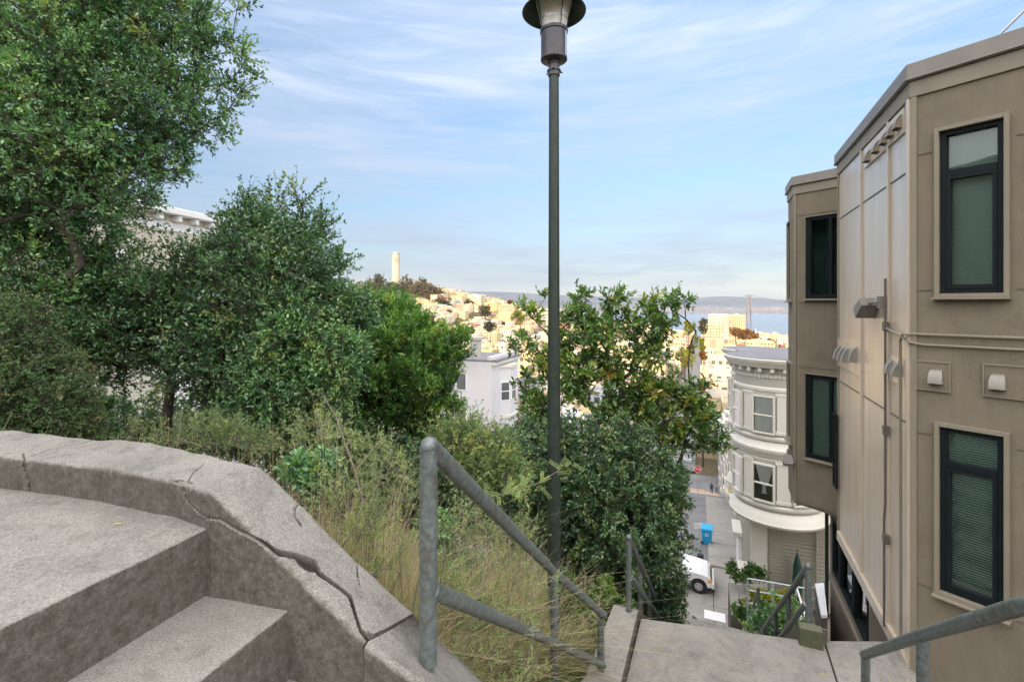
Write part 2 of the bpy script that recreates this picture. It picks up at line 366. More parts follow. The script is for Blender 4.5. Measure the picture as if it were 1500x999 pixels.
# --- parapet wall swept along its path; cracks are grooves, their dirt and inner shade also painted dark
ST = [(Vector((-3.9, 2.62, -.70)), Vector((-4.2, 3.0, -.70))), (Vector((-2.365, 2.207, -.70)), Vector((-2.62, 2.60, -.70))),
      (Vector((-1.765, 2.055, -.70)), Vector((-1.915, 2.44, -.70))), (Vector((-1.34, 1.90, -.70)), Vector((-1.46, 2.26, -.70))),
      (Vector((-1.13, 1.79, -.70)), Vector((-1.08, 2.06, -.70))), (Vector((-.515, 1.655, -1.165)), Vector((-.385, 1.895, -1.215)))]
def to_px(v): return (CX+F*v[0]/v[1], HY-F*v[2]/v[1])
CRACKS = [  # (polyline of (x, y, width) in the photograph's pixels)
    [(268, 714, 1.2), (273, 733, 1.4), (292, 752, 1.5), (302, 760, 1.8), (322, 761, 2.0), (345, 775, 2.6), (373, 789, 3.0), (387, 796, 4.0), (406, 810, 4.4), (434, 817, 5.5), (460, 826, 7), (467, 840, 5), (490, 857, 4.2), (513, 873, 3.4), (521, 899, 2.8), (528, 922, 3), (540, 938, 5)],
    [(441, 735, 1.0), (432, 747, 1.3), (432, 759, 1.3), (441, 770, 2.2)], [(523, 826, 1.0), (524, 842, 1.4), (527, 856, 1.0)],
    [(35, 664, 1.4), (34, 684, 1.6), (42, 707, 1.5), (43, 726, 1.5)], [(46, 667, .8), (70, 658, .8), (135, 643, .7)], [(299, 676, .7), (284, 690, .8), (275, 705, .9)]]
HOLES = [((452, 829), (17, 7), .35), ((549, 938), (15, 9), .5), ((268, 706), (13, 4), 0.0)]
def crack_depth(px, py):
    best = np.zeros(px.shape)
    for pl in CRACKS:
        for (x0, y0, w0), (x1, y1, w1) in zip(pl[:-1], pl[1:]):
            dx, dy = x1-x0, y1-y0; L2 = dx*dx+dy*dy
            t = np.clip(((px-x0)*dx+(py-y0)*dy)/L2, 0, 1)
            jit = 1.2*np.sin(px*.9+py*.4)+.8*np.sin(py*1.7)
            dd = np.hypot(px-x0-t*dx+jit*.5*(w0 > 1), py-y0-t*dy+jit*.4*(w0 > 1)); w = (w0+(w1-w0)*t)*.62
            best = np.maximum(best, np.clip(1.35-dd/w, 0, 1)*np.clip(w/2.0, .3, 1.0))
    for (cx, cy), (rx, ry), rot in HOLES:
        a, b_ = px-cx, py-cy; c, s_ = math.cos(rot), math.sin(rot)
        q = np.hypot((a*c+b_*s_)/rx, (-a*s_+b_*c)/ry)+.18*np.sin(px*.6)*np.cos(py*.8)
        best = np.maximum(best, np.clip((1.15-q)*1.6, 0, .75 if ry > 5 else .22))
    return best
def sweep_wall(name, st, ds, label, cracked=True):
    sec = []
    for (a0, b0), (a1, b1) in zip(st[:-1], st[1:]):
        n = max(2, int((b1-b0).length/ds))
        for k in range(n): sec.append((a0.lerp(a1, k/n), b0.lerp(b1, k/n)))
    sec.append(st[-1])
    prof = []      # (kind, value)
    rows = []
    for (a, b) in sec:
        d = (b-a); L = Vector((d.x, d.y, 0)).length; h = Vector((d.x, d.y, 0)).normalized(); up = Vector((0, 0, 1)); r = .028
        pts = []; nrm = []
        zb = 1.5
        NK = 100 if cracked else 30
        for k in range(NK): t_ = k/NK; pts.append(a-up*(r+(1-t_)*.55)); nrm.append(-h)
        for k in range(9):
            an = math.pi/2*k/8; pts.append(a+h*(r-r*math.cos(an))+up*(-r+r*math.sin(an))); nrm.append((-h*math.cos(an)+up*math.sin(an)))
        ntop = 78
        for k in range(1, ntop): t_ = k/ntop; pts.append(a+h*(r+(L-2*r)*t_)+up*(d.z*t_)); nrm.append(up)
        for k in range(7):
            an = math.pi/2*k/6; pts.append(b+h*(-r+r*math.sin(an))+up*(-r+r*math.cos(an))); nrm.append(h*math.sin(an)+up*math.cos(an))
        for k in range(1, 5): pts.append(b-up*(r+k*.4)); nrm.append(h)
        pts[0] = a-up*1.6
        rows.append((pts, nrm))
    V = np.array([[tuple(p) for p in r_[0]] for r_ in rows]); N = np.array([[tuple(p) for p in r_[1]] for r_ in rows])
    ns, npf = V.shape[:2]
    Pf = V.reshape(-1, 3); Nf = N.reshape(-1, 3)
    px = CX+F*Pf[:, 0]/Pf[:, 1]; py = HY-F*Pf[:, 2]/Pf[:, 1]
    cd = crack_depth(px, py)*(np.abs(Nf[:, 2]) > -1) if cracked else np.zeros(len(Pf))
    wv = .004*np.sin(Pf[:, 0]*9+Pf[:, 1]*5)+.003*np.sin(Pf[:, 0]*23+1)*np.cos(Pf[:, 1]*19+Pf[:, 2]*17)
    ed = np.array([vnoise(p, 6)*.005+vnoise(p, 45)*.0018 for p in Pf])
    Q = Pf+Nf*(wv+ed)[:, None]-Nf*(cd*.030)[:, None]
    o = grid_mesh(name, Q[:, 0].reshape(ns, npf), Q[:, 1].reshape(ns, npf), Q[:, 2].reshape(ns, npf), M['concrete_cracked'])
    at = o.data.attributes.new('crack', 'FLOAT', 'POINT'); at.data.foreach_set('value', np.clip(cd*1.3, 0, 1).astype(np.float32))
    # end cap
    mbc = MB(); pts = [tuple(q) for q in Q.reshape(ns, npf, 3)[-1]]; mbc.add(pts, [tuple(range(len(pts)))]); 
    c = mbc.build('end_face', M['concrete'], o)
    o.data.update(); o.data.flip_normals()
    tag(o, label, 'wall'); return o
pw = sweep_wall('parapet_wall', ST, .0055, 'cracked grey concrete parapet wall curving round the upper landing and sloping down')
# the next pour of the wall, which carries the first rail post
A_ = Vector((-.505, 1.632, -1.175)); B_ = Vector((-.372, 1.880, -1.225))
st2 = [(Vector((-.511, 1.645, -1.174)), Vector((-.379, 1.890, -1.221))), (Vector((-.33, 1.60, -1.26)), Vector((-.27, 2.03, -1.46))), (Vector((-.02, 1.75, -1.52)), Vector((-.10, 2.35, -1.88))),
       (Vector((.36, 2.60, -2.45)), Vector((.12, 2.90, -2.50))), (Vector((1.07, 4.30, -3.45)), Vector((.83, 4.60, -3.47)))]
pw2 = sweep_wall('parapet_wall', st2, .03, 'lower concrete parapet section holding the foot of the nearest rail post', False)

# --- stairs of the upper left
e = Vector((math.sin(R(18.5)), math.cos(R(18.5)), 0)); n_ = Vector((e.y, -e.x, 0))
def slab(name, poly, z0, z1, m=M['concrete'], bev=.012, sub=0):
    mb = MB(); mb.prism(poly, z0, z1); o = mb.build(name, m, bevel=bev); return struct(o)
E1 = Vector((-1.167, 1.776, 0)); E2 = Vector((-.817, 1.68, 0)); E3 = Vector((-.47, 1.6, 0))
def worn_step(name, poly, z0, z1, edge):
    """slab whose nosing edge[0]-edge[1] is chipped and rounded"""
    a, b = edge; nseg = 160; h = Vector((b-a).normalized()); out = Vector((h.y, -h.x, 0))
    if (sum((Vector(p) for p in poly), Vector())/len(poly)-a).dot(out) > 0: out = -out
    mb = MB(); prof = []
    for k in range(nseg+1):
        p = a.lerp(b, k/nseg); p.z = 0
        c = .006+.010*abs(vnoise(p, 9))+.012*max(0, vnoise(p, 31)-.15)
        q = []
        for j in range(6):
            an = math.pi/2*j/5; q.append(p-out*(c-c*math.sin(an))+Vector((0, 0, z1-(c-c*math.cos(an)))))
        prof.append([p-out*.10+Vector((0, 0, z1))]+q+[p+out*.002+Vector((0, 0, z1-.05)), p+Vector((0, 0, z0))])
    m_ = len(prof[0]); vs = [v for r_ in prof for v in r_]; fs = []
    for k in range(nseg):
        for j in range(m_-1): fs.append((k*m_+j, k*m_+j+1, (k+1)*m_+j+1, (k+1)*m_+j))
    mb.add(vs, fs)
    inner = [p for p in poly]
    mb.add([Vector((p[0], p[1], z1)) for p in inner], [tuple(range(len(inner)))])
    o = mb.build(name, M['concrete'], smooth='all'); return struct(o)
def back(o_, t_): return o_-e*t_
wallp = [Vector((-4.3, 2.75, 0)), Vector((-2.34, 2.30, 0)), Vector((-1.2, 1.90, 0))]
worn_step('upper_landing', wallp+[E1-n_*.10+e*.1, back(E1, 3)-n_*.10, Vector((-6, -1.5, 0)), Vector((-6, 2.9, 0))], -1.25, -.85, (E1+e*.1, back(E1, 3)))
worn_step('step', [E1+e*.1, E2-n_*.10+e*.12, back(E2, 3)-n_*.10, back(E1, 3)], -1.5, -1.10, (E2+e*.12, back(E2, 3)))
worn_step('step', [E2+e*.1, E3-n_*.10+e*.14, back(E3, 3)-n_*.10, back(E2, 3)], -1.8, -1.35, (E3+e*.14, back(E3, 3)))
slab('lower_landing', [E3+e*.1+n_*.005, UW(1.7, -.78), UW(1.7, 1.6), UW(-2.6, 1.6), back(E3, 3)+n_*.005], -2.0, -1.60)
# --- the flight down to the landing under the lamp, the landing itself
W0, W1 = -.80, 1.05
def flight(name, u0, z0, u1, z1, w0, w1, n, skew=0.0):
    mb = MB()
    for k in range(n):
        ua = u0+(u1-u0)*k/n; ub = u0+(u1-u0)*(k+1)/n; zt = z0-(z0-z1)*(k+1)/n+0.0
        sk = skew*(1-k/n); sk2 = skew*(1-(k+1)/n)
        mb.prism([UW(ua, w0), UW(ub, w0), UW(ub+sk2, w1), UW(ua+sk, w1)], zt-.5, zt)
    return struct(mb.build(name, M['concrete'], bevel=.01))
flight('stair_flight', 1.7, -1.60, 4.4, -3.60, W0, W1, 9)
slab('stair_landing', [UW(4.1, W0), UW(5.62, W0), UW(5.98, W1), UW(4.1, W1)], -4.1, -3.600)
slab('side_slab', [UW(4.0, W1+.008), UW(6.0, W1+.008), UW(6.30, 1.78), UW(4.0, 1.78)], -4.1, -3.588)
mb = MB(); mb.hexa([UW(1.5, W1+.01, -2.4), UW(4.0, W1+.01, -4.1), UW(4.0, 1.78, -4.1), UW(1.5, 1.78, -2.4)], [UW(1.5, W1+.01, -1.75), UW(4.0, W1+.01, -3.58), UW(4.0, 1.78, -3.58), UW(1.5, 1.78, -1.75)])
struct(mb.build('side_ramp', M['concrete'], bevel=.01))
def wall_run(name, stations, m, label, parent=None, bev=.012):
    """stations: [(u, wl, wr, ztop, zbot)]"""
    mb = MB()
    for (u0, a0, b0, t0, z0), (u1, a1, b1, t1, z1) in zip(stations[:-1], stations[1:]):
        mb.hexa([UW(u0, a0, z0), UW(u1, a1, z1), UW(u1, b1, z1), UW(u0, b0, z0)], [UW(u0, a0, t0), UW(u1, a1, t1), UW(u1, b1, t1), UW(u0, b0, t0)])
    return tag(mb.build(name, m, bevel=bev), label, 'kerb')
wall_run('kerb_wall', [(4.35, -1.12, -.80, -3.44, -4.6), (5.55, -1.10, -.82, -3.47, -4.6)], M['concrete'], 'low pale concrete kerb along the left side of the stair landing')
wall_run('kerb_wall', [(5.56, -1.08, -.82, -3.47, -4.9), (11.7, -1.08, -.82, -7.85, -9.2), (13.1, -1.08, -.82, -7.9, -9.2), (17.7, -1.08, -.82, -11.4, -13), (18.8, -1.08, -.82, -11.45, -13), (24.4, -1.08, -.82, -15.0, -16.5)], M['concrete'], 'sloping concrete kerb down the left side of the lower stairs')
wall_run('kerb_block', [(5.83, .80, 1.02, -3.41, -4.4), (5.95, .80, 1.02, -3.41, -4.6)], M['moss_concrete'], 'mossy concrete block at the right corner of the landing under the rail')
wall_run('kerb_wall', [(5.96, .84, 1.08, -3.44, -4.9), (6.3, .84, 1.08, -3.65, -4.9), (11.7, .84, 1.08, -7.75, -9.2), (13.1, .84, 1.08, -7.85, -9.2), (17.7, .84, 1.08, -11.35, -13), (18.8, .84, 1.08, -11.4, -13), (24.4, .84, 1.08, -15.0, -16.5)], M['concrete'], 'sloping concrete kerb down the right side of the lower stairs, beside the planting')
flight('stair_flight', 5.62, -3.60, 11.7, -8.05, W0-.0, .83, 22, .32)
slab('stair_landing', [UW(11.7, W0), UW(13.1, W0), UW(13.1, .83), UW(11.7, .83)], -8.6, -8.05)
flight('stair_flight', 13.1, -8.05, 17.7, -11.6, W0, .83, 18)
slab('stair_landing', [UW(17.7, W0), UW(18.8, W0), UW(18.8, .83), UW(17.7, .83)], -12.1, -11.6)
flight('stair_flight', 18.8, -11.6, 24.2, -15.2, W0, .83, 18)

# ================================================================ railings
def railing(label, posts, top, low, r=.033, group=None):
    org = Vector(posts[0][1]); t_ = thing('handrail', org, label, 'handrail', group)
    for a, b_ in posts:
        mb = MB(); mb.tube([b_, a], r*.98, 16); mb.build('post', M['galv'], t_, smooth=True)
    mb = MB(); mb.tube(top, r, 16)
    for p in (top[0], top[-1]):      # rounded ends
        rings = [(r*math.sin(math.pi*k/8)+1e-4, -r*math.cos(math.pi*k/8)) for k in range(9)]; mb.lathe(rings, p, 16)
    mb.build('top_rail', M['galv'], t_, smooth=True)
    if low:
        mb = MB(); mb.tube(low, r*.92, 14); mb.build('lower_rail', M['galv'], t_, smooth=True)
    return t_
d0 = 1.75
railing('thick weathered pipe handrail nearest the camera, left of the lamp post',
        [(P(628, 658, d0), P(627, 972, d0)), (P(811.5, 838, 3.77), P(812, 1035, 3.82)), (P(880, 906, 4.43), P(880, 990, 4.43))],
        [P(629, 653, d0), P(812, 838, 3.77), P(884, 900, 4.47)], [P(632, 863, d0), P(812, 941, 3.75), P(884, 974, 4.45)], .034)
railing('pipe handrail starting at the far left corner of the stair landing',
        [(P(921, 790, 5.4), P(921, 914, 5.4)), (P(938, 828, 6.55), P(938, 925, 6.6)), (P(951, 858, 7.6), P(951, 950, 7.7)), (UW(11.6, -.95, -7.2), UW(11.6, -.95, -8.1))],
        [P(921, 787, 5.4), P(962, 880, 8.22), UW(11.6, -.95, -7.15)], [P(923, 842, 5.4), UW(11.6, -.95, -7.65)], .033)
railing('pipe handrail rising from the mossy block at the right of the landing',
        [(P(1184, 832, 5.36), P(1184, 918, 5.36)), (P(1155, 868, 6.9), P(1155, 945, 6.95)), (P(1136, 897, 8.4), P(1136, 985, 8.5)), (UW(11.6, .94, -7.0), UW(11.6, .94, -8.0))],
        [P(1184, 829, 5.36), P(1119, 919, 10.2), UW(11.7, .94, -7.05)], [P(1181, 883, 5.36), UW(11.7, .94, -7.7)], .034)
railing('pipe handrail coming down at the lower right edge beside the building wall',
        [(P(1268, 960, 4.1), P(1268, 1058, 4.15)), (P(1352, 936, 2.95), P(1352, 1130, 2.95)), (UW(1.6, 1.2, -.75), UW(1.6, 1.2, -1.9))],
        [P(1266, 959, 4.12), P(1350, 930, 2.92), P(1500, 886, 2.02), UW(1.5, 1.22, -.62)], None, .034)
railing('pipe handrail of the third stair flight, in front of the flower bed',
        [(P(1111, 862, 11.76), P(1111, 930, 11.8)), (P(1103, 885, 13.6), P(1103, 945, 13.7)), (UW(17.6, .94, -10.7), UW(17.6, .94, -11.5))],
        [P(1111, 861, 11.76), UW(17.7, .94, -10.75)], [P(1111, 890, 11.76), UW(17.7, .94, -11.25)], .033)
railing('right one of two small handrails at the foot of the stairs',
        [(P(1084, 865, 20.5), P(1083, 905, 20.5)), (P(1079, 882, 22.5), P(1078, 915, 22.5))],
        [P(1084, 864, 20.5), P(1076, 895, 23.2)], [P(1084, 882, 20.5), P(1076, 907, 23.2)], .036)
railing('left one of two small handrails at the foot of the stairs',
        [(P(1073, 867, 20.5), P(1073, 903, 20.5)), (P(1069, 882, 22.5), P(1068, 908, 22.5))],
        [P(1073, 866, 20.5), P(1067, 892, 23.2)], [P(1073, 882, 20.5), P(1067, 903, 23.2)], .036)
# little terrace fence and white stair handrails of the neighbouring yard
fn = thing('railing_fence', P(1095, 915, 15.5), 'pale blue grey rail fence across the flower bed by the planter', 'fence')
for a, b_ in ((P(1095, 848, 15.5), P(1095, 915, 15.5)), (P(1166, 860, 15.0), P(1166, 905, 15.0)), (P(1132, 856, 15.2), P(1132, 895, 15.2))):
    mb = MB(); mb.tube([b_, a], .028, 10); mb.build('post', M['galv_light'], fn, smooth=True)
for a, b_ in ((P(1095, 847, 15.5), P(1182, 862, 14.9)), (P(1095, 864, 15.5), P(1166, 876, 15.0)), (P(1097, 883, 15.5), P(1163, 894, 15.0))):
    mb = MB(); mb.tube([a, b_], .026, 10); mb.build('rail', M['galv_light'], fn, smooth=True)
wh = thing('stair_handrail', P(1182, 916, 12.5), 'white handrail sloping down behind the near rail post', 'handrail')
for a, b_ in ((P(1166, 857, 17), P(1183, 912, 12.5)), (P(1160, 872, 17), P(1172, 925, 12.6))):
    mb = MB(); mb.tube([a, b_], .03, 8); mb.build('rail', M['white'], wh, smooth=True)
mb = MB(); mb.hexa([P(1161, 893, 17), P(1180, 960, 12.5), P(1186, 960, 12.5), P(1166, 893, 17)], [P(1160, 874, 17), P(1172, 928, 12.6), P(1181, 926, 12.6), P(1166, 873, 17)])
mb.build('stringer', M['white'], wh)
wr = thing('stair_handrail', P(1190, 870, 12), 'short pale handrail beside the white capped wedge wall', 'handrail')
for a, b_ in ((P(1187, 864, 12), P(1212, 849, 10.5)), (P(1187, 880, 12), P(1212, 868, 10.5)), (P(1212, 847, 10.5), P(1212, 900, 10.5)), (P(1189, 860, 12), P(1189, 905, 12))):
    mb = MB(); mb.tube([a, b_], .022, 8); mb.build('rail', M['galv_light'], wr, smooth=True)
ww = thing('stair_wall', P(1205, 930, 7.9), 'wedge shaped concrete stair wall with a white cap beside the building', 'wall')
a, b_, c, d_ = P(1203, 905, 7.6), P(1212, 905, 7.5), P(1207, 857, 9.6), P(1194, 858, 9.7)
dn = Vector((0, 0, -2.2))
mb = MB(); mb.hexa([a+dn, b_+dn, c+dn, d_+dn], [a, b_, c, d_]); mb.build('wall', M['concrete'], ww)
up = Vector((0, 0, .05)); mb = MB(); mb.hexa([v+Vector((0, 0, .003)) for v in (a, b_, c, d_)], [v+up for v in (a, b_, c, d_)]); mb.build('cap', M['white'], ww)

# ================================================================ the street lamp
lp = Vector((.395, 4.5, -3.75)); lamp = thing('street_lamp', lp, 'tall dark green street lamp post with a flat round cap on the weedy slope', 'street lamp')
def zz(py, d=4.5): return (HY-py)/F*d
mb = MB(); mb.lathe([(.062, 0), (.062, zz(620)-lp.z), (.053, zz(420)-lp.z), (.046, zz(104)-lp.z)], lp, 28); mb.build('pole', M['pole'], lamp, smooth=True)
top = Vector((lp.x, lp.y, 0))
mb = MB(); mb.lathe([(.05, zz(112)), (.056, zz(112)), (.056, zz(106)), (.066, zz(105.5)), (.066, zz(104)), (.052, zz(103)), (.052, zz(96)), (.058, zz(95)), (.058, zz(84))], top, 28); mb.build('collar', M['bronze'], lamp, smooth=True)
for a in (0.3, 2.4, 4.5):
    mb = MB(); mb.tube([top+Vector((math.cos(a)*.05, math.sin(a)*.05, zz(105))), top+Vector((math.cos(a)*.085, math.sin(a)*.085, zz(105)))], .008, 8); mb.build('bolt', M['bronze'], lamp)
mb = MB(); mb.lathe([(.05, zz(90)), (.117, zz(90)), (.125, zz(89)), (.125, zz(86)), (.122, zz(85.5)), (.122, zz(50)), (.131, zz(49)), (.131, zz(45)), (.11, zz(44.5))], top, 40)
hs = mb.build('housing', M['bronze'], lamp, smooth=True)
mb = MB(); mb.lathe([(.1235, zz(86)), (.1235, zz(50))], top, 6, a0=R(-38), a1=R(-8)); mb.build('access_plate', M['alu'], lamp, smooth=True)
mb = MB(); mb.lathe([(.112, zz(46)), (.118, zz(38)), (.140, zz(22)), (.168, zz(8)), (.172, zz(-1))], top, 40); mb.build('lens', M['lens'], lamp, smooth=True)
mb = MB(); mb.lathe([(.06, zz(46)), (.075, zz(38)), (.095, zz(20)), (.10, zz(3))], top, 32); mb.build('diffuser', M['frost'], lamp, smooth=True)
mb = MB(); mb.lathe([(.120, zz(33)), (.130, zz(33)), (.130, zz(31)), (.120, zz(31))], top, 32); mb.build('lens_ring', M['alu'], lamp, smooth=True)
for k in range(4):
    a = R(25+90*k); mb = MB(); mb.tube([top+Vector((math.cos(a)*.125, math.sin(a)*.125, zz(45))), top+Vector((math.cos(a)*.18, math.sin(a)*.18, zz(0)))], .005, 6); mb.build('strut', M['bronze'], lamp)
zc = zz(19)
mb = MB(); mb.lathe([(.001, zc+.17), (.10, zc+.165), (.22, zc+.10), (.297, zc+.006), (.300, zc), (.292, zc-.003), (.21, zc+.088), (.10, zc+.145), (.001, zc+.15)], top, 56); mb.build('cap', M['pole'], lamp, smooth=True)

# ================================================================ the tan building on the right
dA = Vector((math.sin(R(144.5)), math.cos(R(144.5)), 0)); dB = Vector((math.sin(A1), math.cos(A1), 0))
P1 = Vector((3.93, 4.70, 0)); P2 = P1+dB*3.06; P3 = Vector((5.23, 8.86, 0)); P4 = P3+dB*.78
nA = Vector((-dA.y, dA.x, 0));
if nA.dot(Vector((-1, -1, 0))) < 0: nA = -nA
nB = Vector((-dB.y, dB.x, 0));
if nB.x > 0: nB = -nB
UP = Vector((0, 0, 1))
bl = thing('apartment_building', (P1.x, P1.y, -3.67), 'tan stucco apartment building with angled bays and dark framed windows at the right', 'building')
PA = P1+dA*2.6; PC = P3+dA*1.5
foot = [PA, P1, P2, PC, P3, P4, P4+Vector((4, .6, 0)), Vector((12, 3, 0)), PA+Vector((5, -1.5, 0))]
ZB, ZT = -3.67, 2.03
def wallface(a, b_, z0, z1, n, m, th_=.10, holes=(), name='wall'):
    """upright wall from a to b with rectangular holes [(s0, s1, z0, z1)]"""
    L = (b_-a).length; h = (b_-a).normalized()
    ss = sorted({0, L, *[x for q in holes for x in q[:2]]}); zs = sorted({z0, z1, *[x for q in holes for x in q[2:]]})
    mb = MB()
    for s0, s1 in zip(ss[:-1], ss[1:]):
        for y0, y1 in zip(zs[:-1], zs[1:]):
            if any(q[0]-1e-6 <= s0 and s1 <= q[1]+1e-6 and q[2]-1e-6 <= y0 and y1 <= q[3]+1e-6 for q in holes): continue
            c = a+h*(s0+s1)/2-n*th_/2; c = Vector((c.x, c.y, (y0+y1)/2)); mb.box(c, s1-s0, th_, y1-y0, (h, n, UP))
    return mb.build(name, m, bl)
def window(par, a, h, n, s0, s1, z0, z1, split=None, vsplit=None, blind=True, depth=.05, fr=.045, mirror=False, trim=.036, sill=True):
    """framed window set in the hole; everything is a child of the building"""
    def bx(mb, sa, sb, za, zb, off, th_): c = a+h*(sa+sb)/2+n*off; mb.box(Vector((c.x, c.y, (za+zb)/2)), sb-sa, th_, zb-za, (h, n, UP))
    mb = MB()
    for sa, sb, za, zb in ((s0, s0+fr, z0, z1), (s1-fr, s1, z0, z1), (s0+fr, s1-fr, z0, z0+fr), (s0+fr, s1-fr, z1-fr, z1)): bx(mb, sa, sb, za, zb, -.03, .07)
    if split: bx(mb, s0+fr, s1-fr, split-.03, split+.03, -.028, .075)
    if vsplit: bx(mb, vsplit-.022, vsplit+.022, z0+fr, z1-fr, -.028, .075)
    w_ = mb.build('window', M['black_frame'], par, bevel=.004)
    org = ORG[w_.name]
    mb = MB()
    for sa, sb, za, zb in ((s0+fr, s1-fr, z0+fr, (split or z1)-.03), ):
        bx(mb, sa, sb, za, za+.035, -.018, .06); bx(mb, sa, sb, zb-.03, zb, -.018, .06); bx(mb, sa, sa+.03, za+.035, zb-.03, -.018, .06); bx(mb, sb-.03, sb, za+.035, zb-.03, -.018, .06)
    mb.build('sash', M['black_frame'], w_)
    mb = MB(); bx(mb, s0+.02, s1-.02, z0+.02, z1-.02, -.045, .008); mb.build('glass', M['glass_mirror' if mirror else 'glass_teal'], w_)
    if blind:
        mb = MB(); zz_ = z0+.05; X, Y, Z = h, (n*math.cos(R(50))+UP*math.sin(R(50))), None
        Z = X.cross(Y)
        k = 0
        while zz_ < z1-.04:
            c = a+h*(s0+s1)/2-n*.105; c = Vector((c.x, c.y, zz_)); mb.box(c, s1-s0-.07, .026, .0015, (X, Y, Z)); zz_ += .0235; k += 1
        mb.build('blind', M['blind'], w_)
    mb = MB(); bx(mb, s0-.1, s1+.1, z0-.1, z1+.1, -.55, .01); mb.build('room_back', M['room'], w_)
    if trim:
        mb = MB(); t_ = trim
        for sa, sb, za, zb in ((s0-t_, s0, z0-t_, z1+t_), (s1, s1+t_, z0-t_, z1+t_), (s0, s1, z0-t_, z0), (s0, s1, z1, z1+t_)): bx(mb, sa, sb, za, zb, .022, .055)
        if sill: bx(mb, s0-t_-.01, s1+t_+.01, z0-t_-.02, z0-t_-.001, .045, .10)
        mb.build('casing', M['trim_tan'], w_, bevel=.003)
    return w_
hA = dA
wA = [(.215, .645, .095, 1.62), (.215, .645, -2.70, -1.155)]
ZF = -4.3
wallface(P1, PA, ZF-2, ZT, nA, M['stucco'], holes=wA)
window(bl, P1, dA, nA, *wA[0], split=1.22); window(bl, P1, dA, nA, *wA[1], split=-1.50)
wallface(P1-nB*.001, P2, ZB, ZT, nB, M['panel'])
wC = [(.21, 1.1, .09, 1.56), (.21, 1.1, -2.78, -1.27)]
wallface(P3, PC, ZB, ZT, nA, M['stucco'], holes=wC)
window(bl, P3, dA, nA, *wC[0], vsplit=.60, blind=False, trim=.012); window(bl, P3, dA, nA, *wC[1], vsplit=.60, trim=.012)
wD = [(.16, .62, .09, 1.56), (.16, .62, -2.6, -1.15)]
wallface(P3, P4, ZB, ZT, nB, M['stucco'], holes=wD)
for q in wD: window(bl, P3, dB, nB, *q, blind=False, trim=.04)
mb = MB(); mb.prism([v+Vector((0, 0, 0)) for v in [PA-nA*.12, P1-nA*.12-nB*.12+dB*.1, P2-nB*.12, PC-nA*.12, P3-nA*.12-nB*.13, P4-nB*.13, foot[6], foot[7], foot[8]]], ZT-.05, ZT); mb.build('ceiling', M['room'], bl)
mb = MB(); mb.prism([P1-nB*.002+dB*.0, P2-nB*.002, PC, P3, P4, foot[6], foot[7]+Vector((0, .5, 0)), P1+dA*.1-nB*.5], ZB-.02, ZB+.02); mb.build('soffit', M['stucco'], bl)
mb = MB(); mb.prism([P2, P2-nB*2, P2-nB*2+dB*.1, P2+dB*.1][::1], ZB+.02, ZT-.06); mb.build('wall', M['stucco'], bl)
mb = MB(); mb.prism([P4, P4-nB*6, P4-nB*6-dB*.1, P4-dB*.1], ZB+.02, ZT-.06); mb.build('wall', M['stucco'], bl)
# parapet bands following the bays
def offs(o): 
    # offset outline: intersections of the shifted faces
    def isect(p, d, q, e_):
        den = d.x*e_.y-d.y*e_.x; t_ = ((q.x-p.x)*e_.y-(q.y-p.y)*e_.x)/den; return p+d*t_
    c1 = isect(PA+nA*o, dA, P1+nB*o, dB); c3 = isect(PC+nA*o, dA, P3+nB*o, dB)
    i1 = isect(P2+nB*o, dB, PC+nA*o, dA) if False else P2+nB*o+dB*o
    return [PA+nA*o, c1, P2+nB*o+dB*o, P2+dB*o-nB*1.3, PC+nA*o, c3, P4+nB*o+dB*o, P4+dB*o-nB*5, foot[7], foot[8]]
def band(name, o_, z0, z1, m):
    out_ = offs(o_); inn = offs(-.25)
    mb = MB(); n = 8
    for i in range(7):
        if i == 3: continue
        mb.hexa([Vector((*q.xy, z0)) for q in (out_[i], out_[i+1], inn[i+1], inn[i])], [Vector((*q.xy, z1)) for q in (out_[i], out_[i+1], inn[i+1], inn[i])])
    return mb.build(name, m, bl, bevel=.004)
band('parapet_band', .022, ZT-.01, 2.175, M['trim_tan']); band('parapet_cap', .05, 2.177, 2.345, M['cap']); band('drip_edge', .062, 2.185, 2.20, M['cap'])
mb = MB(); mb.prism([q for q in (PA-nA*.2, P1-nA*.2-nB*.2, P2-nB*.2, P2-nB*1.4, PC-nA*.2, P3-nA*.2-nB*.2, P4-nB*.2, foot[6], foot[7], foot[8])], ZT+.001, ZT+.06); mb.build('roof', M['roof_grey'], bl)
# corner trims, battens and seams
def strip(a, h, n, s, w, z0, z1, off, name='batten', m=None):
    mb = MB(); c = a+h*s+n*off/2; mb.box(Vector((c.x, c.y, (z0+z1)/2)), w, off, z1-z0, (h, n, UP)); return mb.build(name, m or M['trim_tan'], bl)
strip(P1, dA, nA, .022, .045, ZF, ZT-.012, .022, 'corner_trim'); strip(P1, dB, nB, .03, .055, ZF+.6, ZT-.012, .03, 'corner_trim', M['panel'])
strip(P2, dB, nB, -.03, .05, ZB, ZT-.012, .022, 'corner_trim'); strip(P3, dA, nA, .02, .04, ZB, ZT-.012, .018, 'corner_trim'); strip(P3, dB, nB, .03, .05, ZB, ZT-.012, .018, 'corner_trim')
def sB(px):  # distance along face B of a column of the photograph
    k = (px-CX)/F; return (k*P1.y-P1.x)/(dB.x-k*dB.y)
for px in (1303, 1263): strip(P1, dB, nB, sB(px), .045, ZB+.12, ZT-.012, .024, 'batten', M['panel'])
def seam(a, h, n, s0, s1, z, hgt=.014): 
    mb = MB(); c = a+h*(s0+s1)/2+n*.004; mb.box(Vector((c.x, c.y, z)), s1-s0, .008, hgt, (h, n, UP)); return mb.build('seam', M['trim_dark'], bl)
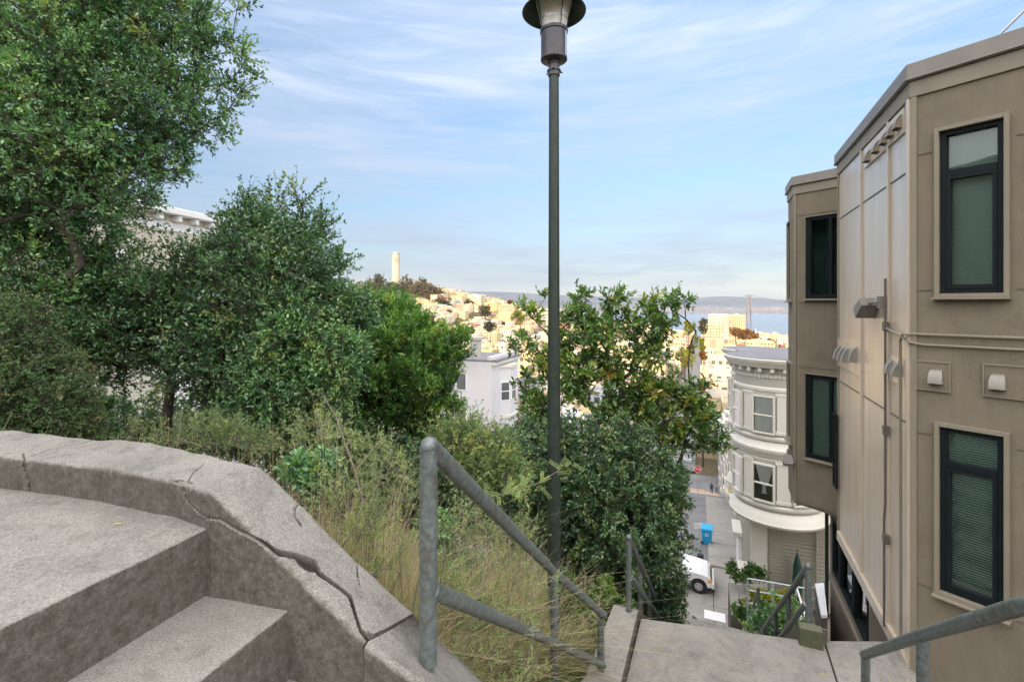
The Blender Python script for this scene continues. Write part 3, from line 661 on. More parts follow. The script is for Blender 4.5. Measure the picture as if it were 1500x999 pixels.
for z in (1.32, -1.2):
    for s0, s1 in ((.08, sB(1303)-.05), (sB(1303)+.05, sB(1263)-.05), (sB(1263)+.05, 2.98)): seam(P1, dB, nB, s0, s1, z)
for z in (1.45, .13, -1.25, -2.72): seam(P1, dA, nA, .05, .15, z, .010); seam(P1, dA, nA, .72, 1.6, z, .010)
for z in (1.62, 0.02, -1.15): seam(P3, dA, nA, .05, 1.4, z, .008)
mb = MB(); c = P1+dB*1.5+nB*.02; mb.box(Vector((c.x, c.y, ZB+.07)), 2.98, .04, .13, (dB, nB, UP)); mb.build('base_trim', M['panel'], bl)
# vent hoods
def hood(a, h, n, s, z, w=.13, hg=.15, dp=.11, m=None, top_d=.03):
    mb = MB(); c = a+h*s; c = Vector((c.x, c.y, z)); k = 7; vs = []; 
    prof = [(dp*math.sin(R(80)*i/k)+.003, hg*(math.cos(R(80)*i/k)-.12*i/k)) for i in range(k+1)]; tp_ = lambda i: w/2*(.72+.28*min(1, i/k*1.6))
    L_ = [c-h*tp_(i)+n*x+UP*zv for i, (x, zv) in enumerate(prof)]; R_ = [c+h*tp_(i)+n*x+UP*zv for i, (x, zv) in enumerate(prof)]
    vs = L_+R_; fs = [(i, i+1, k+2+i, k+1+i) for i in range(k)]
    bL, bR = len(vs), len(vs)+1; vs += [c-h*w/2+n*.002, c+h*w/2+n*.002]
    fs += [tuple(range(k+1))+(bL,), tuple(range(k+1, 2*k+2))[::-1]+(bR,)]
    mb.add(vs, fs); return mb.build('vent_hood', m or M['hood'], bl)
for px, z in ((1322, 1.80), (1311, 1.79), (1301, 1.78), (1289, 1.77), (1276, 1.76)): hood(P1, dB, nB, sB(px), z, .12, .15, .08, M['trim_tan'])
mb = MB(); c = P1+dB*((sB(1325)+sB(1270))/2)+nB*.012; mb.box(Vector((c.x, c.y, 1.86)), sB(1268)-sB(1327), .018, .25, (dB, nB, UP)); mb.build('vent_panel', M['panel'], bl)
for px, z in ((1233, -.86), (1239, -.86), (1245, -.85), (1257, -.80)): hood(P1, dB, nB, sB(px), z, .10, .22, .11)
mb = MB(); c = P1+dB*((sB(1230)+sB(1262))/2)+nB*.012; mb.box(Vector((c.x, c.y, -.75)), sB(1230)-sB(1264), .018, .42, (dB, nB, UP)); mb.build('vent_panel', M['panel'], bl)
for px, z in ((1310, -.76), (1321, -.76)): hood(P1, dB, nB, sB(px), z, .09, .16, .09)
mb = MB(); c = P1+dB*((sB(1308)+sB(1330))/2)+nB*.012; mb.box(Vector((c.x, c.y, -.70)), sB(1305)-sB(1331), .018, .27, (dB, nB, UP)); mb.build('vent_panel', M['panel'], bl)
def sA(px): k = (px-CX)/F; return (k*P1.y-P1.x)/(dA.x-k*dA.y)
for (x0, x1, y0, y1, hx) in ((1345, 1391, 529, 568, 1373), (1443, 1545, 534, 578, 1463)):
    s0, s1 = sA(x0), sA(x1); dd = P1.y+dA.y*s0; za, zb = (HY-y0)/F*dd, (HY-y1)/F*dd
    mb = MB(); c = P1+dA*(s0+s1)/2+nA*.010; mb.box(Vector((c.x, c.y, (za+zb)/2)), s1-s0, .02, za-zb, (dA, nA, UP)); mb.build('vent_panel', M['stucco'], bl, bevel=.003)
    t_ = .012
    for sa, sb, z_0, z_1 in ((s0, s1, za, za+t_), (s0, s1, zb-t_, zb), (s0-t_, s0, zb-t_, za+t_), (s1, s1+t_, zb-t_, za+t_)):
        mb = MB(); c = P1+dA*(sa+sb)/2+nA*.014; mb.box(Vector((c.x, c.y, (z_0+z_1)/2)), sb-sa, .028, z_1-z_0, (dA, nA, UP)); mb.build('vent_panel_edge', M['trim_tan'], bl)
    hood(P1+nA*.02, dA, nA, sA(hx), zb+.06, .105, .135, .07)
# conduits
mb = MB(); q = lambda s, z, o_=.025: Vector(((P1+dA*s+nA*o_).x, (P1+dA*s+nA*o_).y, z))
mb.tube([q(2.3, -.285), q(.02, -.295), (P1+nB*.05+nA*.03).xyz+UP*-.30, P1+dB*.10+nB*.045+UP*-.31, P1+dB*.16+nB*.045+UP*-.38, P1+dB*.16+nB*.04+UP*-3.5], .013, 8); mb.build('conduit', M['trim_tan'], bl, smooth=True)
mb = MB(); mb.tube([q(2.3, -.385), q(.10, -.395), q(.0, -.38, .045), P1+dB*.12+nB*.05+UP*-.33, P1+dB*(sB(1303)-.03)+nB*.04+UP*-.27], .012, 8); mb.build('conduit', M['trim_tan'], bl, smooth=True)
sb = sB(1304)
mb = MB(); mb.tube([P1+dB*sb+nB*.045+UP*.28, P1+dB*sb+nB*.045+UP*-2.2, P1+dB*(sb+.04)+nB*.045+UP*-2.4, P1+dB*(sb+.04)+nB*.045+UP*-3.6], .012, 8); mb.build('conduit', M['trim_dark'], bl, smooth=True)
for z in (-.25, -1.4, -2.6): 
    mb = MB(); c = P1+dB*sb+nB*.04; mb.box(Vector((c.x, c.y, z)), .06, .05, .10, (dB, nB, UP)); mb.build('junction_box', M['trim_dark'], bl)
def floodlight(par, base, h, n, size, label=None):
    mb = MB(); mb.box(base+n*.04, .11*size, .08, .13*size, (h, n, UP)); fl = mb.build('floodlight', M['lampgrey'], par, bevel=.004)
    tip = base+n*.10+h*.30*size-UP*.01
    mb = MB(); mb.tube([base+n*.08, base+n*.09+h*.12*size, tip], .016*size, 8); mb.build('arm', M['lampgrey'], fl, smooth=True)
    X = (h*.75-UP*.65).normalized(); Z = (h*.65+UP*.75).normalized(); Y = Z.cross(X)
    c = tip+X*.06*size
    b4 = [c+X*.11*size+Y*(i*.10*size)+Z*(j*.075*size) for i, j in ((-1, -1), (1, -1), (1, 1), (-1, 1))]; t4 = [c-X*.09*size+Y*(i*.07*size)+Z*(j*.055*size) for i, j in ((-1, -1), (1, -1), (1, 1), (-1, 1))]
    mb = MB(); mb.hexa(b4, t4); mb.build('lamp_head', M['lampgrey'], fl, bevel=.006)
    mb = MB(); mb.box(c+X*.115*size, .012, .17*size, .12*size, (X, Y, Z)); mb.build('lamp_glass', M['alu'], fl)
    return fl
floodlight(bl, P1+dB*sB(1299)+UP*(.045/1*(445-398)/(445-398)*.32), dB, nB, 1.08)
floodlight(bl, P3+dB*.30+UP*-2.85, -dB, nB, .9)
# open casement sash
mb = MB(); c = P2+nB*.05-dB*.02; cz = -2.30
for dx, dz, sx, sz in ((-.11, 0, .03, 1.15), (.11, 0, .03, 1.15), (0, .56, .2, .03), (0, -.56, .2, .03)): mb.box(Vector((c.x, c.y, cz+dz))+nB*(dx*0)-dB*dx*.9, sx, .03, sz, (dB, nB, UP))
mb.build('open_casement', M['black_frame'], bl)
# recessed lower storey beside the stairs
q0 = UW(5.2, 1.98); q1 = UW(10.45, 1.93); nb2 = nB; hb = (q1-q0).normalized()
LL = (q1-q0).length
hl = [(LL-2.35, LL-.18, -4.86, -3.86)]
wallface(q0, q1, -9.5, ZB-.02, nb2, M['stucco'], holes=hl)
a0 = q0; 
for s0, s1, mir in ((LL-.72, LL-.18, True), (LL-2.35, LL-1.60, True), (LL-1.58, LL-.74, False)):
    window(bl, q0, hb, nb2, s0, s1, -4.86, -3.86, blind=False, mirror=mir, trim=0, fr=.03)
mb = MB(); c = (q0+hb*(LL/2))+nb2*.02
mb.hexa([Vector((*(q0+nb2*.04).xy, -5.04)), Vector((*(q1+nb2*.04).xy, -5.04)), Vector((*q1.xy, -5.04)), Vector((*q0.xy, -5.04))], [Vector((*(q0+nb2*.04).xy, -4.98)), Vector((*(q1+nb2*.04).xy, -4.98)), Vector((*q1.xy, -4.98)), Vector((*q0.xy, -4.98))]); mb.build('sill_band', M['trim_tan'], bl)
mb = MB(); mb.prism([q1, q1+Vector((5, -.8, 0)), q1+Vector((5, -.9, 0)), q1-hb*.1-nb2*.1], -9.5, ZB-.02); mb.build('wall', M['stucco'], bl)
mb = MB(); mb.tube([P(1211, 748, 8.7), P(1211, 905, 8.7)], .03, 8); mb.build('downpipe', M['pole'], bl, smooth=True)
rod = MB(); rod.tube([P(1466, 50, 4.6), P(1515, 2, 4.4)], .012, 8); tag(rod.build('roof_rod', M['alu'], smooth=True), 'thin metal rod leaning above the roof edge at the top right', 'rod')

# fallen leaves and crumbs on the landing and steps
# ================================================================ the street below
def S(u, w, z=0.0): return UW(u, w, z, A2)
def sz(u): return street_z(u)
def strip_sheet(name, us, w0, w1, m, dz, thick=0):
    mb = MB()
    for a, b_ in zip(us[:-1], us[1:]):
        if thick: mb.hexa([S(a, w0, sz(a)-.4), S(b_, w0, sz(b_)-.4), S(b_, w1, sz(b_)-.4), S(a, w1, sz(a)-.4)], [S(a, w0, sz(a)+dz), S(b_, w0, sz(b_)+dz), S(b_, w1, sz(b_)+dz), S(a, w1, sz(a)+dz)])
        else: mb.add([S(a, w0, sz(a)+dz), S(b_, w0, sz(b_)+dz), S(b_, w1, sz(b_)+dz), S(a, w1, sz(a)+dz)], [(0, 3, 2, 1)])
    return struct(mb.build(name, m))
us = [24.2, 27, 30, 33]+list(range(36, 102, 3))
strip_sheet('road', us, -16, .30, M['asphalt'], 0)
strip_sheet('road', [77.6, 80, 84, 88, 92, 96, 99], .305, 3.4, M['asphalt'], .0)
strip_sheet('sidewalk', [30.2, 33]+list(range(36, 78, 3)), .30, 3.4, M['pave'], .13, 1)
strip_sheet('sidewalk', [25, 28, 30, 33]+list(range(36, 78, 3)), -19.3, -16, M['pave'], .13, 1)
for k, w0 in enumerate((-6.5, -4.75, -3.0, -1.25, .5)):
    strip_sheet('pavement', [24.2, 26.1], w0+.01, w0+1.73, M['pave'], .012); strip_sheet('pavement', [26.12, 28.2], w0+.01, w0+1.73, M['pave'], .014); strip_sheet('pavement', [28.22, 30.2], w0+.01, w0+1.73, M['pave' if w0 > 0 else 'asphalt'], .012)
mb = MB(); z_ = sz(25)+.03; mb.prism([S(24.9, .05), S(24.9, 1.0), S(25.6, 1.0), S(25.6, .05)], z_-.02, z_+.02); tag(mb.build('utility_cover', M['white']), 'pale rectangular cover plate in the pavement at the foot of the stairs', 'cover plate')
# tan stripes across the street at the corner
m, nt, out = new_mat('crossing_brick')
b = nt.nodes.new('ShaderNodeBsdfPrincipled'); nt.links.new(b.outputs[0], out.inputs[0])
na = noise(nt, .5, 4); nt.links.new(ramp(nt, [(.3, (.50, .33, .20)), (.7, (.62, .45, .30))], na.outputs[0]).outputs[0], b.inputs['Base Color']); b.inputs['Roughness'].default_value = .9
M['crossing'] = m
for ua, ub in ((80, 82), (83, 84), (85.5, 87), (89, 90)): 
    mb = MB(); mb.add([S(ua, -15.8, sz(ua)+.012), S(ub, -15.8, sz(ub)+.012), S(ub, 2.4, sz(ub)+.012), S(ua, 2.4, sz(ua)+.012)], [(0, 3, 2, 1)]); struct(mb.build('road_marking', M['crossing']))
mb = MB(); mb.add([S(78, 2.4, sz(78)+.02), S(94, 2.4, sz(94)+.02), S(94, 60, sz(94)+.1), S(78, 60, sz(78)+.1)], [(0, 3, 2, 1)]); struct(mb.build('road', M['asphalt']))
mb = MB(); mb.add([S(100, -13, sz(100)+.3)]+[S(u_, -13, tz(*S(u_, -7).xy)+.5) for u_ in range(110, 900, 30)]+[S(u_, -1.5, tz(*S(u_, -7).xy)+.5) for u_ in range(110, 900, 30)][::-1]+[S(100, -1.5, sz(100)+.3)], [])
n = (len(mb.v))//2; vs = mb.v; mb = MB(); mb.add(vs, [(i, 2*n-1-i, 2*n-2-i, i+1) for i in range(n-1)]); struct(mb.build('road', M['asphalt']))

# ---------------------------------------------------------------- Victorian house with the round bays
ax = (Vector((math.cos(A2), -math.sin(A2), 0)), Vector((math.sin(A2), math.cos(A2), 0)), UP)   # right, away, up
bc = S(22.0, 2.80); vic = thing('victorian_house', (bc.x, bc.y, -14.5), 'cream Victorian house with round bay windows and bracketed cornice at the foot of the stairs', 'house')
ZE = -2.35
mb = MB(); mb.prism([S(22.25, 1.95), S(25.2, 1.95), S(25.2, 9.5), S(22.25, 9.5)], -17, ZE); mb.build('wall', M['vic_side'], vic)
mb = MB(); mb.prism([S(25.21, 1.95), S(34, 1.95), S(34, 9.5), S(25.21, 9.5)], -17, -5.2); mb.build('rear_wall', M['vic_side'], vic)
# lapped boards on the wall that faces the stairs
mb = MB(); z = -14.9
while z < ZE-.2:
    mb.hexa([S(22.25, 2.5, z), S(22.25, 9.5, z), S(22.185, 9.5, z), S(22.185, 2.5, z)], [S(22.25, 2.5, z+.148), S(22.25, 9.5, z+.148), S(22.235, 9.5, z+.148), S(22.235, 2.5, z+.148)]); z += .15
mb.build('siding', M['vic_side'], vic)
mb = MB(); mb.prism([S(22.08, 1.85), S(22.08, 2.45), S(22.4, 2.45), S(22.4, 1.85)], -15, -8.75); mb.build('corner_pilaster', M['vic_trim'], vic)
mb = MB(); mb.prism([S(22.0, 1.78), S(22.0, 2.52), S(22.41, 2.52), S(22.41, 1.78)], -9.1, -8.8); mb.build('capital', M['vic_trim'], vic, bevel=.03)
mb = MB(); mb.tube([S(22.1, 4.18, -15), S(22.1, 4.18, ZE)], .04, 8); mb.build('downpipe', M['vic_side'], vic, smooth=True)
mb = MB(); mb.prism([S(22.12, 2.5), S(22.12, 9.5), S(22.2, 9.5), S(22.2, 2.5)], -12.35, -12.2); mb.build('water_table', M['trim_dark'], vic)
def prof_ring(par, c, r, name, prof, m, n=48): 
    mb = MB(); mb.lathe([(r*a+b_, z) for a, b_, z in prof], (c.x, c.y, 0), n); return mb.build(name, m, par, smooth=True)
def round_bay(par, c, r, dz=0.0, wins=(), full=True, k=1.0):
    bay = prof_ring(par, c, r, 'round_bay', [(1, 0, -8.2+dz), (1, 0, -2.40+dz)], M['vic_wall'])
    z = lambda v: v+dz
    prof_ring(par, c, r, 'bay_base', [(.2, 0, z(-8.62)), (.62, 0, z(-8.60)), (.98, .02, z(-8.52)), (1, .16, z(-8.46)), (1, .23, z(-8.40)), (1, .25, z(-8.32)), (1, .20, z(-8.26)), (1, .18, z(-8.12)), (1, .06, z(-8.0)), (1, .015, z(-7.92))], M['vic_trim'])
    for sill in (-7.72, -5.12): prof_ring(par, c, r, 'sill_moulding', [(1, .0, z(sill-.12)), (1, .07, z(sill-.09)), (1, .10, z(sill-.03)), (1, .10, z(sill+.04)), (1, .05, z(sill+.07)), (1, .0, z(sill+.1))], M['vic_trim'])
    prof_ring(par, c, r, 'belt_cornice', [(1, .0, z(-5.86)), (1, .05, z(-5.84)), (1, .07, z(-5.76)), (1, .13, z(-5.70)), (1, .17, z(-5.60)), (1, .17, z(-5.52)), (1, .11, z(-5.46)), (1, .06, z(-5.34)), (1, .01, z(-5.26))], M['vic_trim'])
    prof_ring(par, c, r, 'frieze_moulding', [(1, .0, z(-3.36)), (1, .05, z(-3.33)), (1, .06, z(-3.24)), (1, .02, z(-3.20)), (1, 0, z(-3.18))], M['vic_trim'])
    for zz_, sz_, dd in ((-2.78, .10, .06), (-5.94, .07, .04)):
        mb = MB(); nd = int(72*r/1.55); vs = []
        for k in range(nd*4):
            a = 2*math.pi*(k//2*2+(k % 2)*1.9)/(nd*4); q = r+.006+(dd if (k//2) % 2 else 0)
            for rr_, zv in ((r-.05, zz_+sz_/2), (q, zz_+sz_/2), (q, zz_-sz_/2), (r-.05, zz_-sz_/2)): vs.append((c.x+rr_*math.cos(a), c.y+rr_*math.sin(a), z(zv)))
        n4 = nd*4; mb.add(vs, [(k*4+j, k*4+j+1, ((k+1) % n4)*4+j+1, ((k+1) % n4)*4+j) for k in range(n4) for j in range(3)]); mb.build('dentil_band', M['vic_trim'], par)
    nb = int(26*r/1.55)
    for i in range(nb):
        a = 2*math.pi*i/nb; X = Vector((-math.sin(a), math.cos(a), 0)); Y = Vector((math.cos(a), math.sin(a), 0))
        if Y.y > .5: continue
        mb = MB(); mb.box(Vector((c.x, c.y, z(-2.52)))+Y*(r+.13), .13, .24, .15, (X, Y, UP)); mb.build('bracket', M['vic_trim'], par, bevel=.012)
    prof_ring(par, c, r, 'cornice', [(1, .0, z(-2.62)), (1, .02, z(-2.44)), (1, .30, z(-2.42)), (1, .33, z(-2.34)), (1, .42, z(-2.26)), (1, .46, z(-2.16)), (1, .47, z(-2.12)), (1, .40, z(-2.10))], M['vic_trim'])
    prof_ring(par, c, r, 'bay_roof', [(1, .46, z(-2.115)), (1, .10, z(-2.06)), (.02, 0, z(-1.98))], M['roof_grey'])
    wn = Vector((-math.sin(A2), -math.cos(A2), 0)); wr_ = ax[0]
    for zt, zb, drape in ((-3.50, -4.96, 0), (-6.10, -7.56, 1)):
        for deg, half, kind in wins:
            a = R(deg); Y = (wn*math.cos(a)+wr_*math.sin(a)); X = Vector((-Y.y, Y.x, 0)); Z = UP; hw = r*math.sin(R(half)); off = r+.06
            cc = Vector((c.x, c.y, 0))+Y*(off+.05)
            def b3(mb, x, zc, sx, sz_, o=-.04, t_=.15): mb.box(cc+X*x+Y*o+UP*zc, sx, t_, sz_, (X, Y, Z))
            h_ = zt-zb; zm = z((zt+zb)/2)
            mb = MB()
            b3(mb, -hw+.03, zm, .06, h_); b3(mb, hw-.03, zm, .06, h_); b3(mb, 0, z(zt)-.035, 2*hw-.12, .07); b3(mb, 0, z(zb)+.035, 2*hw-.12, .07); b3(mb, 0, zm-.02, 2*hw-.12, .055, 0, .07)
            w_ = mb.build('window', M['vic_trim'], par, bevel=.008)
            mb = MB(); b3(mb, 0, zm, 2*hw-.1, h_-.1, -.02, .01); mb.build('glass', M['glass'], w_)
            mb = MB(); b3(mb, 0, zm, 2*hw-.08, h_-.06, -.085, .01); mb.build('room_back', M['room'], w_)
            if kind:
                if drape and abs(deg) < 40:     # curtain gathered to a knot
                    mb = MB(); n = 14; rows = 12; vs = []
                    for j in range(rows+1):
                        t_ = j/rows; ww_ = (hw-.08)*(1-t_*.86) if t_ < .72 else (hw-.08)*(.14+.5*(t_-.72))
                        for i in range(n+1): x = -ww_+2*ww_*i/n; vs.append(cc+X*(x+.02)+Y*(-.055+.012*math.sin(i*2.6))+UP*(z(zt)-.06-(h_*.74)*t_))
                    mb.add(vs, [(j*(n+1)+i, j*(n+1)+i+1, (j+1)*(n+1)+i+1, (j+1)*(n+1)+i) for j in range(rows) for i in range(n)]); mb.build('curtain', M['curtain'], w_, smooth='all')
                else:
                    mb = MB(); n = 26; vs = []; zlo = z(zb)+.08
                    for zq in (z(zt)-.06, (z(zt)+zlo)/2, zlo):
                        for i in range(n+1): x = -hw+.08+2*(hw-.08)*i/n*(1.0 if kind == 1 else .55); vs.append(cc+X*x+Y*(-.055+.014*math.sin(i*1.7))+UP*zq)
                    mb.add(vs, [(j*(n+1)+i, j*(n+1)+i+1, (j+1)*(n+1)+i+1, (j+1)*(n+1)+i) for j in range(2) for i in range(n)]); mb.build('curtain', M['curtain'], w_, smooth='all')
        degs = sorted(w[0] for w in wins)
        for a_, b_ in zip(degs[:-1], degs[1:]):
            mid = (a_+b_)/2; a = R(mid); Y = (wn*math.cos(a)+wr_*math.sin(a)); X = Vector((-Y.y, Y.x, 0))
            gap = 2*r*math.sin(R((b_-a_)/2))-2*r*math.sin(R(wins[0][1]))
            mb = MB(); cc = Vector((c.x, c.y, z((zt+zb)/2)))+Y*(r+.02)
            mb.box(cc, max(.12, gap*.8), .10, zt-zb+.02, (X, Y, UP)); mb.box(cc+UP*((zt-zb)/2+.06), max(.16, gap*.95), .15, .10, (X, Y, UP)); mb.box(cc-UP*((zt-zb)/2-.07), max(.16, gap*.95), .13, .12, (X, Y, UP))
            mb.build('pilaster', M['vic_trim'], par, bevel=.012)
round_bay(vic, bc, 1.55, 0, [(-68, 13, 1), (-24, 15, 1), (24, 14, 2), (62, 13, 2)])
c2 = S(25.0, 2.1); round_bay(vic, c2, .85, 0, [(-75, 15, 1), (-42, 14, 1)])
mb = MB(); mb.prism([S(22.3, 1.6), S(25.3, 1.6), S(25.3, 9.5), S(22.3, 9.5)], -2.62, -2.13); mb.build('cornice', M['vic_trim'], vic, bevel=.03)
mb = MB(); mb.prism([S(22.0, 1.4), S(25.4, 1.4), S(25.4, 9.7), S(22.0, 9.7)], -2.128, -2.06); mb.build('roof', M['roof_grey'], vic)
for uu, ww_ in ((23.9, 0), (28.6, 0)):
    mb = MB(); mb.prism([S(uu, 1.75), S(uu+1.3, 1.75), S(uu+1.3, 1.96), S(uu, 1.96)], -15.4, -12.6); mb.build('door', M['white'], vic, bevel=.03)
    mb = MB(); mb.prism([S(uu-.2, 1.5), S(uu+1.5, 1.5), S(uu+1.5, 1.96), S(uu-.2, 1.96)], -12.55, -12.3); mb.build('door_hood', M['vic_trim'], vic, bevel=.03)

# planter and things before the house
pl = P(1096, 872, 19.0)
mb = MB(); a, b_, c, d_ = P(1074, 876, 18.6), P(1123, 882, 17.6), P(1122, 868, 19.2), P(1084, 866, 19.6)
lo, hi = -12.9, -10.72
def pr(poly, z0, z1): mbb = MB(); mbb.prism(poly, z0, z1); return mbb
po = pr([S(19.2, .95), S(19.2, 2.5), S(21.4, 2.5), S(21.4, .95)], -13.8, -11.35); tag(po.build('planter', M['concrete'], bevel=.02), 'square concrete planter box by the corner of the Victorian house', 'planter')
po = pr([S(18.2, .9), S(18.2, 1.05), S(12.4, 1.4), S(12.4, 1.2)][::-1], -13.5, -9.3)
yb = thing('patio_umbrella', P(1168, 868, 19), 'closed dark green umbrella leaning against the clapboard wall', 'umbrella')
bq = P(1168, 880, 19)
mb = MB(); mb.tube([bq, bq+UP*.35, bq+UP*.7, bq+UP*1.4, bq+UP*1.85, bq+UP*1.95], [.10, .17, .19, .15, .05, .01], 10); mb.build('canopy', M['green_fabric'], yb, smooth=True)
mb = MB(); mb.tube([bq-UP*.5, bq+UP*2.05], .02, 8); mb.build('pole', M['black_plastic'], yb, smooth=True)

# ---------------------------------------------------------------- row houses down the street
def row_house(u0, u1, wf, side, zt, wall, label, bays=2, roof='roof_pale', group=None, rows=3):
    z0 = min(sz(u0), sz(u1))-1.5; zg = sz((u0+u1)/2); dep = 12*side; fo = -side   # fo points into the street
    o = thing('row_house', S((u0+u1)/2, wf, zg), label, 'house', group)
    def blk(ua, ub, wa, wb, za, zb): mb = MB(); w0_, w1_ = min(wa, wb), max(wa, wb); mb.prism([S(ua, w0_), S(ub, w0_), S(ub, w1_), S(ua, w1_)], za, zb); return mb
    blk(u0+.02, u1-.02, wf, wf+dep, z0, zt-.3).build('wall', M['w_'+wall], o)
    blk(u0+.01, u1-.01, wf+fo*.35, wf+.3*side, zt-.62, zt-.3).build('cornice', M['vic_trim'], o, bevel=.05)
    mb = blk(u0+.01, u1-.01, wf+fo*.45, wf+dep, zt-.298, zt-.15); mb.build('roof', M[roof], o)
    blk(u0+.01, u1-.01, wf+.1*side, wf+.4*side, zt-.148, zt+.15).build('parapet', M['w_'+wall], o)
    L = u1-u0; bw = L/(bays+.6)*.72
    for i in range(bays):
        uc = u0+L*(i+.5)/bays
        zb = zg+3.1; ztop = zt-.9
        ch = bw*.28
        mb = MB(); ws = wf; po_ = [S(uc-bw/2, ws), S(uc-bw/2+ch, ws+fo*.8), S(uc+bw/2-ch, ws+fo*.8), S(uc+bw/2, ws)]; mb.prism(po_, zb, ztop)
        by = mb.build('bay', M['w_'+wall], o)
        for zc in (zb-.05, ztop-.02, (zb+ztop)/2-.1):
            mb = MB(); po2 = [S(uc-bw/2-.1, ws), S(uc-bw/2+ch-.08, ws+fo*.95), S(uc+bw/2-ch+.08, ws+fo*.95), S(uc+bw/2+.1, ws)]; mb.prism(po2, zc-.12, zc+.14); mb.build('moulding', M['vic_trim'], by)
        nfl = rows-1
        for j in range(nfl):
            fz = zb+(ztop-zb)*(j+.5)/nfl; hh = min(1.7, (ztop-zb)/nfl-.9)
            for (pa, pb) in ((po_[0], po_[1]), (po_[1], po_[2]), (po_[2], po_[3])):
                h = (pb-pa).normalized(); nn = Vector((-h.y, h.x, 0)); cen = (pa+pb)/2
                if (cen-S(uc, ws-fo*2)).dot(nn) < 0: nn = -nn
                wd = (pb-pa).length*.66
                mb = MB(); mb.box(Vector((cen.x, cen.y, fz))+nn*.02, wd+.14, .07, hh+.14, (h, nn, UP)); w_ = mb.build('window', M['white'], o)
                mb = MB(); mb.box(Vector((cen.x, cen.y, fz+hh*.25))+nn*.06, wd, .03, hh*.44, (h, nn, UP)); mb.box(Vector((cen.x, cen.y, fz-hh*.25))+nn*.06, wd, .03, hh*.44, (h, nn, UP)); mb.build('pane', M['win_far'], w_)
    for i in range(2):
        uc = u0+L*(.27+.46*i); hh = 2.3; wd = 2.2 if i else 1.1
        blk(uc-wd/2, uc+wd/2, wf+fo*.06, wf+.02*side, zg-.3, zg+hh).build('garage_door' if i else 'door', M['white' if wall not in ('white', 'house') else 'trim_tan'], o)
    # windows in the uphill side wall
    for j in range(rows):
        zc = zt-2.2-j*3.0
        for k in range(2):
            wc = wf+side*(3.0+4.2*k); 
            mb = blk(u0-.04, u0+.03, wc-.55, wc+.55, zc-.8, zc+.8); w_ = mb.build('window', M['white'], o)
            mb = blk(u0-.06, u0-.035, wc-.45, wc+.45, zc-.7, zc+.7); mb.build('pane', M['win_far'], w_)
    return o
g_r = 'row houses down the right side of the street'
row_house(34.3, 41.5, 3.0, 1, -6.4, 'house', 'white bay fronted row house with pale flat roof right behind the Victorian', 1, group=g_r)
row_house(41.5, 49, 3.0, 1, -9.0, 'grey', 'grey bay fronted row house second behind the Victorian house', 2, group=g_r)
row_house(49, 56.5, 3.0, 1, -10.4, 'cream', 'cream bay fronted row house third behind the Victorian house', 2, group=g_r)
row_house(56.5, 64, 3.0, 1, -13.4, 'house', 'white row house fourth behind the Victorian house', 2, group=g_r)
row_house(64, 76.5, 3.0, 1, -15.8, 'tan', 'tan corner building at the end of the right hand row', 3, group=g_r)
g_l = 'houses on the left side of the street'
h1 = row_house(38.8, 45.4, -17.5, -1, -4.9, 'house', 'white house with bay windows and chimneys seen between the green trees left of the lamp', 1, 'roof_grey', g_l)
for px, py, d_ in ((697, 512, 40.5),):
    q = P(px, py, d_); mb = MB(); mb.box(q+UP*.1, .9, .9, 1.5); mb.box(q+UP*.95, 1.15, 1.15, .22); c = mb.build('chimney', M['w_grey'], h1)
for px in (660, 666, 671):
    q = P(px, 510, 42); mb = MB(); mb.tube([q-UP*1.2, q+UP*.45], .17, 10); mb.tube([q+UP*.45, q+UP*.6], .24, 10); mb.build('flue', M['steel'], h1, smooth=True)
row_house(45.4, 53, -17.5, -1, -8.6, 'pink', 'pinkish house with a tall dark framed window downhill of the white house', 2, 'roof_grey', g_l)
row_house(53, 60.5, -17.5, -1, -12, 'cream', 'cream house third in the left hand row, half hidden by the magnolia', 2, 'roof_pale', g_l)
row_house(60.5, 68, -17.5, -1, -15, 'white', 'white house fourth in the left hand row behind the magnolia', 2, 'roof_pale', g_l)
row_house(68, 77, -17.5, -1, -17.5, 'yellow', 'yellowish corner house last in the left hand row', 2, 'roof_pale', g_l)

# cream house behind the left trees
ch = thing('clapboard_house', P(250, 640, 17), 'cream clapboard house with bracketed eaves seen through the left trees', 'house')
k0, k1 = P(120, 285, 13.5), P(330, 304, 18.5)        # eave corner points
hh_ = Vector((k1.x-k0.x, k1.y-k0.y, 0)); L = hh_.length; hh_.normalize(); nn = Vector((hh_.y, -hh_.x, 0))
if nn.y > 0: nn = -nn
def hb(s0, s1, o0, o1, z0, z1, name, m, par=ch, bev=0):
    mb = MB(); c = k0+hh_*(s0+s1)/2+nn*(o0+o1)/2; mb.box(Vector((c.x, c.y, (z0+z1)/2)), s1-s0, abs(o1-o0), z1-z0, (hh_, nn, UP)); return mb.build(name, m, par, bevel=bev)
zt = k0.z
hb(-6, L, -7, 0, -9, zt-.1, 'wall', M['cream_boards'])
hb(-6.3, L+.35, -7, .38, zt-.1, zt+.13, 'roof', M['white'], bev=.03)
hb(-6, L+.02, -.1, .05, zt-.62, zt-.34, 'frieze', M['white'])
for i in range(18): hb(-4+i*.68, -3.86+i*.68, .0, .30, zt-.30, zt-.11, 'bracket', M['white'])
mb = MB()
for i in range(44):
    z = zt-.75-i*.19; c = k0+hh_*(L/2-3)+nn*.012
    mb.box(Vector((c.x, c.y, z)), L+6, .022, .172, (hh_, (nn-UP*.06).normalized(), (UP+nn*.06).normalized()))
mb.build('siding', M['cream_boards'], ch)
